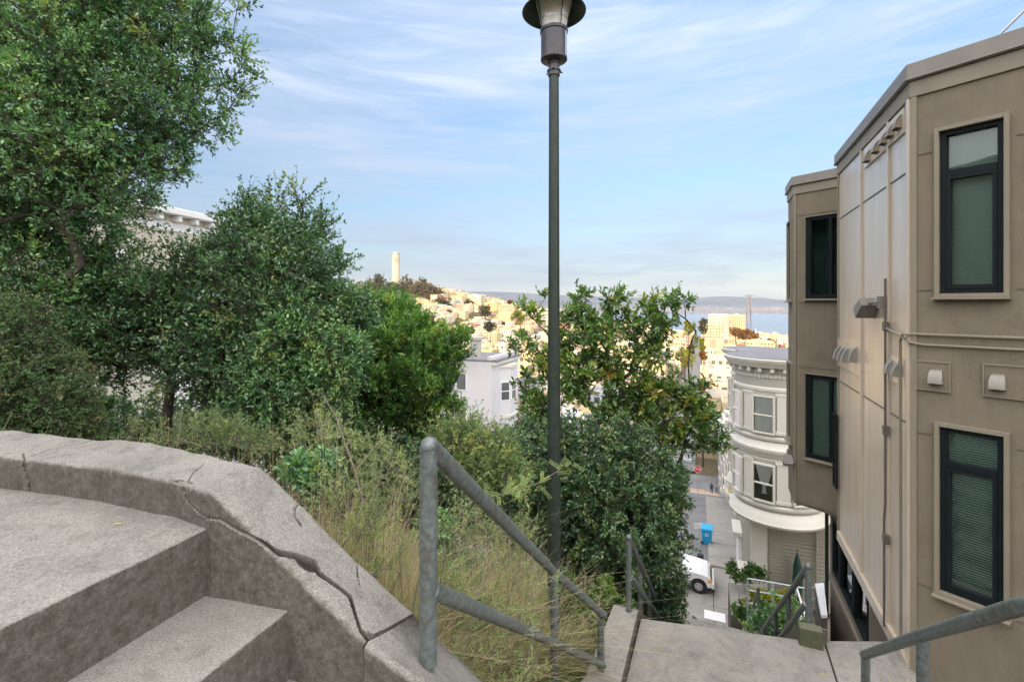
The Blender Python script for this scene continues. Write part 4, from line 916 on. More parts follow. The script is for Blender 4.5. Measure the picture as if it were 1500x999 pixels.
for s, wz in ((3.4, zt-2.45), (6.0, zt-2.45), (.6, zt-2.45), (3.4, zt-5.6), (6.0, zt-5.6)):
    w_ = hb(s-.62, s+.62, .03, .10, wz-1.05, wz+1.0, 'window', M['white'], bev=.01)
    hb(s-.48, s+.48, .10, .105, wz-.9, wz-.03, 'pane', M['curtain'], w_); hb(s-.48, s+.48, .10, .105, wz+.03, wz+.82, 'pane', M['curtain'], w_)
    hb(s-.5, s+.5, .104, .13, wz-.03, wz+.03, 'meeting_rail', M['white'], w_)
# pale garage wall low between the trunks
lg = MB(); a, b_ = P(120, 640, 15), P(420, 660, 15)
lg.prism([(-14, 14, 0), (-8.5, 16, 0), (-8.2, 21, 0), (-14, 19, 0)], -14, -4.4); go = lg.build('garden_building', M['white']); tag(go, 'low white building glimpsed below the trunks of the left trees', 'building')
rf = MB(); rf.prism([(-14.2, 13.8, 0), (-8.3, 15.8, 0), (-8.0, 21.2, 0), (-14.2, 19.2, 0)], -4.398, -4.2); rf.build('roof', M['roof_pale'], go)

# ---------------------------------------------------------------- white pickup
car = thing('pickup_truck', P(1020, 864, 25.8), 'white pickup truck nosing out from behind the dark bush', 'truck')
cz = sz(26.5)+.02; cb = S(27.0, .40)      # front bumper position, nose toward +w
fx = ax[0]; fy = ax[1]                   # fx forward, fy across (away)
def C3(x, y, z): return Vector((cb.x, cb.y, cz))+fx*x+fy*y+UP*z
prof = [(0, .42), (.02, .62), (-.06, .84), (-.18, .95), (-.55, 1.03), (-1.25, 1.10), (-1.45, 1.12)]
body_top = prof+[(-3.2, 1.12), (-3.3, 1.14), (-5.1, 1.14)]
def body(y0, y1, name, m, pts, par, bev=.03): 
    mb = MB(); mb.hexa([C3(x, y0, z) for x, z in pts], [C3(x, y1, z) for x, z in pts]); return mb.build(name, m, par, bevel=bev)
arch = [(-.62+.42*math.cos(t_), .36+.42*math.sin(t_)) for t_ in np.linspace(0, math.pi, 12)]; arch2 = [(-3.75+.42*math.cos(t_), .36+.42*math.sin(t_)) for t_ in np.linspace(0, math.pi, 12)]
side = [(-.14, .42)]+[p for p in arch]+[(-3.3, .36)]+[p for p in arch2]+[(-5.1, .5)]
side = body_top+[(-5.12, .45)]+[p for p in arch2[::-1]]+[(-1.08, .33)]+[p for p in arch[::-1]]
body(.0, .22, 'side_panel', M['white_car'], side, car); body(1.5, 1.72, 'side_panel', M['white_car'], side, car)
body(.2, 1.52, 'hood_and_bed', M['white_car'], [(0, .55)]+prof[1:]+[(-1.5, 1.12), (-1.5, .6)], car)
body(.2, 1.52, 'bed_floor', M['white_car'], [(-3.3, .6), (-3.3, .75), (-5.1, .75), (-5.1, .6)], car)
cab = MB(); low = [C3(-1.42, .06, 1.10), C3(-3.25, .06, 1.12), C3(-3.25, 1.66, 1.12), C3(-1.42, 1.66, 1.10)]; hi_ = [C3(-2.05, .20, 1.68), C3(-3.10, .20, 1.68), C3(-3.10, 1.52, 1.68), C3(-2.05, 1.52, 1.68)]
cab.hexa(low, hi_); cb_ = cab.build('cab', M['win_far'], car, bevel=.02)
mb = MB(); mb.hexa([v+UP*.002 for v in hi_], [v+UP*.06-(v-C3(-2.6, .86, 1.7))*.06 for v in hi_]); mb.build('roof', M['white_car'], car, bevel=.03)
for a, b_ in zip(low, hi_): mb = MB(); mb.tube([a, b_], .045, 6); mb.build('roof_pillar', M['white_car'], car)
mb = MB(); mb.tube([C3(-2.45, .04, 1.10), C3(-2.5, .19, 1.68)], .045, 6); mb.build('roof_pillar', M['white_car'], car)
for yy, sy in ((.02, -1), (1.70, 1)):
    for xx in (-.62, -3.75):
        mb = MB(); mb.tube([C3(xx, yy+sy*.02, .36), C3(xx, yy-sy*.22, .36)], .36, 24); t_ = mb.build('wheel', M['tyre'], car, bevel=.03)
        mb = MB(); mb.tube([C3(xx, yy+sy*.03, .36), C3(xx, yy-sy*.02, .36)], .205, 20); r_ = mb.build('rim', M['rim'], t_)
        mb = MB()
        for k in range(6): a = k*math.pi/3; mb.tube([C3(xx+.13*math.cos(a), yy+sy*.034, .36+.13*math.sin(a)), C3(xx+.13*math.cos(a), yy+sy*.02, .36+.13*math.sin(a))], .03, 8)
        mb.build('rim_hole', M['black_plastic'], t_)
mb = MB(); mb.hexa([C3(.0, -.01, .36), C3(.16, .03, .36), C3(.16, 1.69, .36), C3(.0, 1.73, .36)], [C3(.0, -.01, .62), C3(.14, .03, .60), C3(.14, 1.69, .60), C3(.0, 1.73, .62)]); mb.build('bumper', M['white_car'], car, bevel=.02)
mb = MB(); mb.hexa([C3(-.2, .0, .24), C3(.12, .05, .24), C3(.12, 1.67, .24), C3(-.2, 1.72, .24)], [C3(-.2, .0, .355), C3(.15, .05, .355), C3(.15, 1.67, .355), C3(-.2, 1.72, .355)]); mb.build('bumper_skirt', M['black_plastic'], car)
for yy in (-.015, 1.47): mb = MB(); mb.hexa([C3(-.16, yy, .66), C3(.04, yy, .66), C3(.04, yy+.27, .66), C3(-.16, yy+.27, .66)], [C3(-.16, yy, .83), C3(-.03, yy, .83), C3(-.03, yy+.27, .83), C3(-.16, yy+.27, .83)]); mb.build('headlight', M['amber'], car)
mb = MB(); mb.hexa([C3(.0, .3, .64), C3(.045, .3, .64), C3(.045, 1.42, .64), C3(.0, 1.42, .64)], [C3(-.05, .3, .84), C3(-.02, .3, .84), C3(-.02, 1.42, .84), C3(-.05, 1.42, .84)]); mb.build('grille', M['black_plastic'], car)
mb = MB(); mb.box(C3(-1.62, -.12, 1.18), .10, .22, .15, (fx, fy, UP)); mb.build('mirror', M['white_car'], car, bevel=.02)
mb = MB(); mb.box(C3(-1.25, -.012, .86), .26, .02, .05, (fx, fy, UP)); mb.build('badge', M['black_plastic'], car)

# ---------------------------------------------------------------- blue bin
bq = S(33.6, .05, sz(33.6)+.14); bq = S(33.4, .22, sz(33.4)+.02)
bn = thing('recycling_bin', bq, 'bright blue wheeled recycling bin standing on the street', 'bin')
def B3(x, y, z): return bq+ax[0]*x+ax[1]*y+UP*z
mb = MB(); mb.hexa([B3(-.26, -.24, .06), B3(.26, -.24, .06), B3(.26, .26, .06), B3(-.26, .26, .06)], [B3(-.34, -.36, 1.0), B3(.34, -.36, 1.0), B3(.34, .36, 1.0), B3(-.34, .36, 1.0)]); mb.build('body', M['blue_plastic'], bn, bevel=.03)
mb = MB(); mb.hexa([B3(-.38, -.40, 1.0), B3(.38, -.40, 1.0), B3(.38, .44, 1.0), B3(-.38, .44, 1.0)], [B3(-.36, -.36, 1.09), B3(.36, -.36, 1.09), B3(.36, .40, 1.12), B3(-.36, .40, 1.12)]); mb.build('lid', M['blue_plastic'], bn, bevel=.025)
for sx in (-.30, .30): mb = MB(); mb.tube([B3(sx-.05, -.28, .13), B3(sx+.05, -.28, .13)], .13, 16); mb.build('wheel', M['tyre'], bn)
mb = MB()
for k in range(3):
    a = math.pi/2+k*2*math.pi/3; b1 = a+2*math.pi/3*.7
    p0 = B3(.10*math.cos(a), -.327, .70+.10*math.sin(a)); p1_ = B3(.10*math.cos(b1), -.327, .70+.10*math.sin(b1)); mb.tube([p0, p1_], .02, 6)
mb.build('recycling_mark', M['white'], bn)

# signs
sg = thing('street_sign', P(1024, 838, 27), 'slim grey sign post with a small white plate and black base beside the truck', 'sign')
mb = MB(); mb.tube([P(1024, 838, 27), P(1024, 768, 27)], .03, 8); mb.build('post', M['galv_light'], sg, smooth=True)
mb = MB(); mb.box(P(1022, 770, 26.95), .42, .02, .30); mb.build('plate', M['white'], sg)
mb = MB(); mb.tube([P(1026, 817, 26.9)-UP*.22, P(1026, 817, 26.9)+UP*.22], .17, 10); mb.build('meter_head', M['black_plastic'], sg, bevel=.02)
st = thing('stop_sign', P(1022, 720, 57), 'red octagonal stop sign among the magnolia leaves', 'sign')
mb = MB(); mb.tube([P(1022, 720, 57.05), P(1022, 683, 57.05)], .04, 8); mb.build('post', M['galv_light'], st)
cs = P(1022, 687, 57); fn_ = (-cs).normalized(); fn_.z = 0; fn_.normalize(); fr_ = Vector((-fn_.y, fn_.x, 0)); 
if fr_.x < 0: fr_ = -fr_
def octa(r, o): return [cs+fn_*o+fr_*(r*math.cos(math.pi/8+k*math.pi/4))+UP*(r*math.sin(math.pi/8+k*math.pi/4)) for k in range(8)]
mb = MB(); mb.hexa(octa(.44, 0), octa(.44, .02)); mb.build('rim', M['white'], st)
mb = MB(); mb.hexa(octa(.405, .022), octa(.405, .03)); mb.build('face', M['red_sign'], st)
cu = bpy.data.curves.new('stop_text', 'FONT'); cu.body = 'STOP'; cu.size = .36; cu.align_x = 'CENTER'; cu.align_y = 'CENTER'; cu.extrude = .004
to = bpy.data.objects.new('tmp', cu); COL.objects.link(to); bpy.context.view_layer.update()
me = bpy.data.meshes.new_from_object(to.evaluated_get(bpy.context.evaluated_depsgraph_get())); bpy.data.objects.remove(to)
lt = bpy.data.objects.new('lettering', me); COL.objects.link(lt); me.materials.clear(); me.materials.append(M['white']); lt.parent = st
from mathutils import Matrix
lt.matrix_basis = Matrix.Translation(cs+fn_*.04-ORG[st.name]) @ Matrix(((fr_.x, 0, fn_.x, 0), (fr_.y, 0, fn_.y, 0), (0, 1, 0, 0), (0, 0, 0, 1)))

# ---------------------------------------------------------------- two people down the street
def person(base, face, label, shirt, trousers, step=.14):
    X = Vector((face.y, -face.x, 0)); 
    J = {'pel': (0, 0, .95), 'che': (0, .01, 1.28), 'nek': (0, .02, 1.50), 'hd': (0, .03, 1.63), 'top': (0, .02, 1.74),
         'lh': (-.10, 0, .90), 'lk': (-.11, step*.6, .50), 'la': (-.11, step, .09), 'lt': (-.11, step+.15, .04), 'rh': (.10, 0, .90), 'rk': (.11, -step*.3, .50), 'ra': (.11, -step, .10), 'rt': (.11, -step+.14, .04),
         'ls': (-.19, 0, 1.42), 'le': (-.24, -.06, 1.14), 'lw': (-.23, .05, .90), 'lf': (-.22, .09, .80), 'rs': (.19, 0, 1.42), 're': (.24, .05, 1.14), 'rw': (.22, .14, .92), 'rf': (.21, .18, .83)}
    rad = {'pel': .145, 'che': .15, 'nek': .055, 'hd': .095, 'top': .07, 'lh': .10, 'rh': .10, 'lk': .065, 'rk': .065, 'la': .045, 'ra': .045, 'lt': .04, 'rt': .04, 'ls': .07, 'rs': .07, 'le': .045, 're': .045, 'lw': .034, 'rw': .034, 'lf': .03, 'rf': .03}
    E = [('pel', 'che'), ('che', 'nek'), ('nek', 'hd'), ('hd', 'top'), ('pel', 'lh'), ('lh', 'lk'), ('lk', 'la'), ('la', 'lt'), ('pel', 'rh'), ('rh', 'rk'), ('rk', 'ra'), ('ra', 'rt'), ('che', 'ls'), ('ls', 'le'), ('le', 'lw'), ('lw', 'lf'), ('che', 'rs'), ('rs', 're'), ('re', 'rw'), ('rw', 'rf')]
    ks = list(J); me = bpy.data.meshes.new('person'); me.from_pydata([X*J[k][0]+face*J[k][1]+UP*J[k][2] for k in ks], [(ks.index(a), ks.index(b)) for a, b in E], [])
    m, nt, out = new_mat('person_cloth'); b = nt.nodes.new('ShaderNodeBsdfPrincipled'); nt.links.new(b.outputs[0], out.inputs[0])
    tc = nt.nodes.new('ShaderNodeTexCoord'); sp = nt.nodes.new('ShaderNodeSeparateXYZ'); nt.links.new(tc.outputs['Object'], sp.inputs[0])
    mr = nt.nodes.new('ShaderNodeMath'); mr.operation = 'MULTIPLY'; mr.inputs[1].default_value = .5; nt.links.new(sp.outputs[2], mr.inputs[0])
    rp = ramp(nt, [(0, trousers), (.48, trousers), (.485, shirt), (.76, shirt), (.765, (.45, .28, .20))], mr.outputs[0]); rp.color_ramp.interpolation = 'CONSTANT'
    nt.links.new(rp.outputs[0], b.inputs['Base Color']); b.inputs['Roughness'].default_value = .85
    me.materials.append(m); o = bpy.data.objects.new('person', me); COL.objects.link(o); o.location = base; ORG[o.name] = Vector(base)
    sk = o.modifiers.new('skin', 'SKIN'); lay = me.skin_vertices[0].data
    for i, k in enumerate(ks): lay[i].radius = (rad[k], rad[k])
    lay[0].use_root = True
    sb_ = o.modifiers.new('sub', 'SUBSURF'); sb_.levels = 1; sb_.render_levels = 2
    mb = MB(); hc = Vector(base)+X*0+face*.02+UP*1.69; mb.lathe([(.001, .115), (.06, .10), (.095, .05), (.105, 0), (.10, -.05), (.08, -.06)], hc-face*.012, 14); mb.build('hair', M['bark'], o, smooth=True)
    return tag(o, label, 'person')
def ground_at(px, d, w_=None):
    p = P(px, 0, d); u = p.x*math.sin(A2)+p.y*math.cos(A2); p.z = sz(u); return p
fa = Vector((math.sin(A2), math.cos(A2), 0))
pa = S(82.6, 1.25, sz(82.6)+.02); pb = S(84.4, 2.0, sz(84.4)+.02)
person(pa, -fa, 'person in dark clothes walking on the pavement near the corner, left of the pair', (.03, .03, .04), (.02, .02, .03))
person(pb, fa, 'person in grey top walking beside the one in dark clothes', (.28, .27, .28), (.10, .11, .15))
# ================================================================ foliage
def unit(a): return a/np.maximum(np.linalg.norm(a, axis=-1, keepdims=True), 1e-9)
def quick_mesh(name, V, Fq, m, tint=None, parent=None, org=(0, 0, 0), smooth=False):
    me = bpy.data.meshes.new(name); V = V-np.array(org)
    me.vertices.add(len(V)); me.vertices.foreach_set('co', V.astype(np.float32).ravel())
    k = Fq.shape[1]; me.loops.add(Fq.size); me.loops.foreach_set('vertex_index', Fq.ravel().astype(np.int32))
    me.polygons.add(len(Fq)); me.polygons.foreach_set('loop_start', np.arange(0, Fq.size, k, dtype=np.int32)); me.polygons.foreach_set('loop_total', np.full(len(Fq), k, np.int32))
    if smooth: me.polygons.foreach_set('use_smooth', np.ones(len(Fq), bool))
    me.materials.append(m)
    if tint is not None:
        at = me.attributes.new('tint', 'FLOAT', 'POINT'); at.data.foreach_set('value', tint.astype(np.float32))
    me.update(calc_edges=True)
    o = bpy.data.objects.new(name, me); COL.objects.link(o)
    if parent: o.parent = parent
    else: o.location = org
    ORG[o.name] = Vector(org); return o
def leaves(name, pos, d, nrm, L, W, m, tint, parent=None, org=(0, 0, 0), fold=.25):
    d = unit(d); s = unit(np.cross(d, nrm)); n = np.cross(s, d); L = L[:, None]; W = W[:, None]
    droop = n*L*-.08
    v = [pos, pos+d*L*.38+s*W*.5+n*W*fold, pos+d*L*.75+s*W*.36+n*W*fold*.7+droop*.5, pos+d*L+droop, pos+d*L*.75-s*W*.36+n*W*fold*.7+droop*.5, pos+d*L*.38-s*W*.5+n*W*fold]
    V = np.stack(v, 1).reshape(-1, 3); b = np.arange(len(pos))[:, None]*6
    Fq = np.concatenate([b+np.array([[0, 1, 2, 3]]), b+np.array([[0, 3, 4, 5]])], 1).reshape(-1, 4)
    return quick_mesh(name, V, Fq, m, np.repeat(tint, 6), parent, org)
def tubes(name, A, B, ra, rb, m, parent=None, org=(0, 0, 0), n=5):
    d = unit(B-A); ref = np.where(np.abs(d[:, 2:3]) > .9, np.array([[1., 0, 0]]), np.array([[0, 0, 1.]])); a = unit(np.cross(d, ref)); b = np.cross(d, a)
    ang = np.arange(n)*2*math.pi/n; c = np.cos(ang)[None, :, None]; s = np.sin(ang)[None, :, None]
    r0 = A[:, None]+(a[:, None]*c+b[:, None]*s)*ra[:, None, None]; r1 = B[:, None]+(a[:, None]*c+b[:, None]*s)*rb[:, None, None]
    V = np.concatenate([r0, r1], 1).reshape(-1, 3); base = np.arange(len(A))[:, None, None]*2*n; k = np.arange(n)
    q = np.stack([k, (k+1) % n, (k+1) % n+n, k+n], 1)[None]
    return quick_mesh(name, V, (base+q).reshape(-1, 4), m, None, parent, org, True)
def tree(name, label, cat, base, fork, blobs, nclump, twigs, lpt, twl, L, W, leafm, barkm, r0, seed, group=None, up=.5, shell=.45, wild=.8, stems=1, flat=1.0, tw_r=.0035, tintc=.5, upright=0.0, minz=None):
    rg = np.random.default_rng(seed); base = np.array(base, float); fork = np.array(fork, float)
    C = np.array([b[:3] for b in blobs], float); Rr = np.array([b[3] for b in blobs], float)
    pw = Rr**2.2; bi = rg.choice(len(blobs), nclump, p=pw/pw.sum())
    dv = unit(rg.normal(size=(nclump, 3))); rad = Rr[bi]*(rg.uniform(0, 1, nclump)**shell); dv2 = dv.copy(); dv2[:, 2] *= flat
    pts = C[bi]+dv2*rad[:, None]
    org = base
    root = thing(name, tuple(base), label, cat, group)
    # skeleton
    nodes = [base, base*.5+fork*.5+rg.normal(size=3)*.04, fork]; par = [-1, 0, 1]
    order = np.argsort(np.linalg.norm(pts-fork, axis=1)); cl = np.zeros(nclump, int)
    N = np.zeros((nclump*4+3, 3)); N[:3] = nodes; cnt = 3; dist_root = np.zeros(len(N)); dist_root[2] = np.linalg.norm(fork-base)
    for i in order:
        p = pts[i]; dd = np.linalg.norm(N[1:cnt]-p, axis=1)+.25*dist_root[1:cnt]; j = int(np.argmin(dd))+1
        q = N[j]; Ld = np.linalg.norm(p-q); k = 1 if Ld < .25 else (2 if Ld < .8 else 3); prev = j
        for t in range(1, k+1):
            f = t/k; np_ = q+(p-q)*f+np.array([0, 0, -1.])*(-.10*Ld*math.sin(math.pi*f))*(.6)+(rg.normal(size=3)*.05*Ld if t < k else 0)
            N[cnt] = np_; par.append(prev); dist_root[cnt] = dist_root[prev]+Ld/k; prev = cnt; cnt += 1
        cl[i] = prev
    N = N[:cnt]; par = np.array(par); w = np.zeros(cnt); w[cl] += 1
    for i in range(cnt-1, 0, -1): w[par[i]] += w[i]
    rad_ = np.maximum(tw_r*1.3, r0*(w/w[0])**.45); idx = np.arange(1, cnt)
    big = w[idx] > 0
    tubes('trunk', N[par[idx]], N[idx], rad_[par[idx]] if False else np.minimum(rad_[par[idx]], rad_[idx]*1.25), rad_[idx], barkm, root, org, 6)
    # twigs
    nt_ = nclump*twigs; ci = np.repeat(np.arange(nclump), twigs)
    outd = unit(pts-C[bi])*.6+np.array([0, 0, up]); td = unit(outd[ci]+rg.normal(size=(nt_, 3))*wild)
    if upright: td = unit(td*(1-upright)+np.array([0, 0, 1.])*upright)
    tl = twl*rg.uniform(.5, 1.3, nt_); ts = pts[ci]; te = ts+td*tl[:, None]
    tubes('twigs', ts, te, np.full(nt_, tw_r), np.full(nt_, tw_r*.5), barkm, root, org, 3)
    nl = nt_*lpt; ti = np.repeat(np.arange(nt_), lpt); f = rg.uniform(.15, 1.05, nl)
    lp_ = ts[ti]+td[ti]*(tl[ti]*f)[:, None]
    rp = rg.normal(size=(nl, 3)); rp -= td[ti]*(rp*td[ti]).sum(1)[:, None]; rp = unit(rp)
    ld = unit(td[ti]*.7+rp*.8+np.array([0, 0, .1])); nr = unit(np.array([0, 0, 1.])*.7+rg.normal(size=(nl, 3))*.6)
    s = rg.uniform(.65, 1.25, nl); clt = rg.normal(tintc, .24, nclump); tint = np.clip(clt[ci][ti]+rg.normal(0, .13, nl), 0, .97)
    tint = np.where(rg.uniform(size=nl) < .007, 1.0, tint)
    leaves('crown', lp_, ld, nr, L*s, W*s, leafm, tint, root, org)
    return root
def BL(d, *items, dr=.35):
    """crown lobes: (px, py, radius in px[, depth offset m])"""
    out = []
    for it in items:
        px, py, r = it[:3]; dd = d+(it[3] if len(it) > 3 else 0); p = P(px, py, dd); out.append((p.x, p.y, p.z, r/F*dd))
    return out
def foot(px, d, w=None): x = (px-CX)/F*d; return (x, d, tz(x, d)-.05)

# the big tree at the upper left
tree('evergreen_tree', 'large evergreen tree with small glossy leaves in the upper left corner', 'tree', foot(20, 5.6), P(60, 420, 5.5),
     BL(5.6, (40, 60, 150), (170, 40, 110, .2), (255, 55, 75), (305, 35, 42, -.2), (338, 80, 34), (290, 130, 55), (305, 185, 32, .2), (345, 110, 24), (330, 10, 30), (60, 200, 150), (180, 165, 90, -.3), (225, 215, 55), (70, 330, 130, .3), (95, 290, 55), (40, 440, 110), (150, 430, 85, .3), (110, 230, 95, -.6), (60, 120, 110, -.7), (-60, 150, 140), (-60, 350, 140), (20, -40, 130), (210, -40, 90), (225, 250, 22), (362, 138, 10), (250, 230, 25)),
     2300, 8, 10, .24, .044, .022, M['lf_oak'], M['bark'], .085, 11, up=.35, shell=.42, wild=.9, tintc=.52)
# the tree with dark trunks
tree('evergreen_tree', 'middle sized dark evergreen tree with bare forked trunks showing below its crown', 'tree', foot(225, 6.4), P(250, 565, 6.4),
     BL(6.4, (315, 415, 42), (375, 355, 42, -.3), (350, 310, 14), (398, 305, 16), (425, 360, 38), (450, 325, 18), (438, 290, 12), (476, 350, 15), (488, 380, 12), (300, 450, 85), (400, 430, 80, -.4), (205, 470, 62), (170, 500, 70, .3), (350, 530, 90, -.2), (440, 500, 80, -.3), (260, 500, 60), (420, 580, 60, -.6), (500, 470, 45), (490, 540, 45), (330, 600, 40, -.3), (460, 420, 45)),
     1700, 7, 11, .33, .048, .025, M['lf_dark'], M['bark'], .10, 12, up=.8, shell=.5, wild=.7, tintc=.5)
tree('evergreen_shrub', 'paler glossy shrub filling the gap right of the forked trunks', 'shrub', foot(430, 5.8), P(430, 600, 5.8),
     BL(5.7, (430, 500, 55), (400, 560, 55), (470, 560, 50), (360, 600, 35), (500, 520, 35)), 600, 7, 8, .16, .042, .02, M['lf_oak'], M['bark'], .04, 33, up=.5, tintc=.58)
# bright upright shrub
tree('upright_shrub', 'bright green bushy tree with upright shoots below the far white tower', 'tree', foot(585, 9.2), P(585, 620, 9.2),
     BL(9.2, (560, 485, 52), (600, 502, 42), (530, 468, 30), (640, 500, 16), (590, 465, 22), (520, 510, 45), (640, 535, 38), (580, 540, 75, -.4), (520, 570, 60), (625, 595, 52), (560, 620, 60), (665, 510, 25), (625, 480, 12), (560, 455, 12), (510, 452, 14)),
     1500, 8, 10, .30, .070, .021, M['lf_pitto'], M['bark'], .09, 13, up=1.0, shell=.45, wild=.55, upright=.35, tintc=.5)
# magnolia
tree('magnolia_tree', 'open magnolia tree with large leathery leaves right of the lamp post', 'tree', foot(872, 10.5), P(868, 625, 10.4),
     BL(10.4, (848, 440, 16), (845, 470, 24), (905, 442, 16), (895, 475, 26), (990, 438, 14), (975, 460, 26), (945, 475, 34), (955, 510, 30), (870, 500, 36, -.4), (800, 440, 12, .3), (782, 455, 12, .3), (835, 525, 36), (790, 518, 18), (768, 508, 13), (745, 508, 9), (788, 550, 20), (905, 540, 36), (850, 570, 42, -.4), (800, 590, 34), (930, 585, 38), (975, 575, 26), (1015, 575, 20), (1010, 610, 30), (960, 625, 36), (1045, 645, 24, .2), (995, 650, 28), (1068, 655, 9, .2), (990, 705, 16), (1020, 485, 12), (1005, 465, 14), (900, 600, 26)),
     360, 6, 8, .27, .128, .050, M['lf_mag'], M['bark'], .10, 14, up=.55, shell=.6, wild=.8, tw_r=.006, tintc=.34)
# dense dark bush
tree('dense_bush', 'dense dark green bush beside the lower stairs behind the far left handrail', 'bush', foot(880, 9.0), P(880, 800, 9.0),
     BL(8.9, (790, 680, 62), (860, 690, 70, -.3), (930, 700, 65), (972, 715, 36), (992, 735, 16), (820, 750, 75), (900, 770, 85, -.5), (955, 780, 48), (970, 800, 18), (860, 830, 70), (940, 850, 60), (975, 860, 24), (760, 700, 40), (770, 780, 55), (955, 910, 45), (900, 640, 30), (830, 640, 25), (975, 900, 20)),
     2200, 8, 8, .20, .062, .032, M['lf_bush'], M['bark'], .09, 15, up=.4, shell=.38, wild=.9, tintc=.5)
tree('lower_bush', 'finely leaved dull reddish green bush at the left edge above the parapet', 'bush', foot(20, 4.4), P(20, 640, 4.3),
     BL(4.2, (10, 490, 55), (50, 550, 60), (-30, 560, 90), (85, 590, 42), (20, 620, 60), (110, 630, 28), (60, 650, 40)),
     1100, 8, 13, .13, .023, .011, M['lf_purple'], M['bark'], .03, 16, up=.3, shell=.4, wild=.9, tw_r=.002, tintc=.5)
# lighter mixed shrubs in the middle, sprawling over the slope
tree('pale_shrub', 'loose pale green shrub on the slope just left of the lamp post', 'shrub', foot(700, 6.6), P(700, 690, 6.5),
     BL(6.4, (690, 648, 28), (730, 665, 28), (660, 660, 26), (710, 690, 36), (750, 700, 28), (640, 650, 20)), 230, 6, 9, .28, .042, .017, M['lf_pale'], M['bark_pale'], .02, 17, up=.8, wild=.8, tw_r=.0025)
tree('pale_shrub', 'pale feathery shrub rising behind the parapet below the forked trunks', 'shrub', foot(330, 4.6), P(320, 660, 4.5),
     BL(4.4, (300, 632, 26), (340, 640, 22), (250, 640, 24), (380, 650, 22), (190, 640, 20), (140, 630, 18)), 170, 5, 10, .13, .022, .006, M['lf_pale'], M['bark_pale'], .01, 18, up=.8, wild=.7, tw_r=.0018)
tree('leafy_plant', 'bright green leafy plant at the foot of the far left rail post', 'plant', foot(895, 5.9), P(895, 893, 5.8),
     BL(5.75, (895, 872, 18), (880, 885, 16), (910, 890, 14), (893, 900, 18)), 60, 4, 6, .09, .06, .032, M['lf_bright'], M['bark_pale'], .008, 19, up=.6, wild=.8, tw_r=.002, tintc=.6)
tree('leafy_plant', 'small dark green plant on the slope below the lower rail', 'plant', foot(700, 3.6), P(700, 960, 3.5),
     BL(3.5, (665, 985, 26), (700, 975, 22), (740, 1000, 30)), 50, 4, 5, .08, .04, .018, M['lf_bright'], M['bark_pale'], .006, 20, up=.6, wild=.8, tw_r=.002, tintc=.35)
for i, (bl_, d_, lab) in enumerate([
    ([(470, 640, 26), (500, 660, 24), (450, 665, 20)], 3.3, 'feathery pale green fennel clump behind the bend of the parapet'),
    ([(560, 690, 26), (590, 720, 24), (540, 720, 20)], 3.4, 'feathery fennel clump left of the nearest rail post'),
    ([(690, 760, 22), (720, 790, 24), (670, 800, 24)], 4.0, 'feathery fennel clump between the nearest rail post and the lamp'),
    ([(500, 740, 24), (530, 780, 24), (560, 830, 26)], 2.7, 'low ferny clump close behind the sloping parapet'),
    ([(760, 800, 22), (740, 850, 22), (780, 850, 20)], 4.3, 'ferny green clump under the top rail beside the lamp'),
    ([(660, 880, 20), (700, 900, 20)], 3.2, 'ferny clump seen through the two rails')]):
    tree('fennel_plant', lab, 'plant', foot(bl_[0][0], d_), P(bl_[0][0], bl_[0][1]+60, d_), BL(d_, *bl_), 34, 5, 16, .20, .026, .0045, M['lf_fennel'], M['bark_pale'], .006, 300+i, 'fennel clumps on the weedy slope', up=.8, wild=.8, tw_r=.0016)
for i, (bl_, d_, lab) in enumerate([
    ([(640, 780, 22), (665, 830, 24)], 3.9, 'small leafy weed with rounded leaves behind the nearest rail post'),
    ([(830, 870, 22), (850, 900, 20), (810, 900, 16)], 4.9, 'leafy green weed between the lamp foot and the landing kerb'),
    ([(440, 690, 18), (470, 700, 20)], 2.9, 'glossy leafy weed against the outside of the parapet')]):
    tree('weed_plant', lab, 'plant', foot(bl_[0][0], d_), P(bl_[0][0], bl_[0][1]+30, d_), BL(d_, *bl_), 70, 5, 7, .10, .036, .018, M['lf_oak' if i != 1 else 'lf_bright'], M['bark_pale'], .006, 320+i, None, up=.7, wild=.8, tw_r=.0018, tintc=.45)
# planter shrub, flower bed
tree('planter_shrub', 'rounded green shrub growing in the concrete planter', 'shrub', tuple(S(20.3, 1.7, -11.5)), tuple(S(20.3, 1.7, -11.2)),
     BL(18.9, (1078, 838, 9), (1092, 842, 11), (1105, 838, 9), (1115, 846, 8)), 60, 5, 6, .22, .10, .05, M['lf_bright'], M['bark'], .02, 21, tintc=.2)
tree('flower_bush', 'green bush with yellow leaf tips in the bed right of the lower stairs', 'bush', tuple(P(1140, 960, 11.5)), P(1140, 940, 11.5),
     BL(11.3, (1125, 905, 22), (1150, 900, 24), (1170, 915, 18), (1140, 930, 26), (1110, 925, 16)), 130, 5, 7, .16, .07, .04, M['lf_oak'], M['bark'], .02, 22, tintc=.6)
tree('flower_bush', 'yellow flowering bush behind the small rail fence', 'bush', tuple(P(1135, 905, 17.2)), P(1135, 895, 17.2),
     BL(17, (1112, 880, 12), (1130, 884, 14), (1148, 880, 12), (1160, 890, 9), (1100, 890, 9)), 90, 5, 7, .2, .10, .05, M['lf_farlime'], M['bark'], .02, 23, tintc=.6)
tree('flower_bush', 'low green bush at the foot of the third flight rail', 'bush', tuple(P(1095, 925, 16)), P(1095, 915, 16),
     BL(15.8, (1085, 895, 9), (1097, 905, 12), (1108, 900, 10)), 60, 5, 6, .18, .09, .045, M['lf_bright'], M['bark'], .02, 24, tintc=.4)
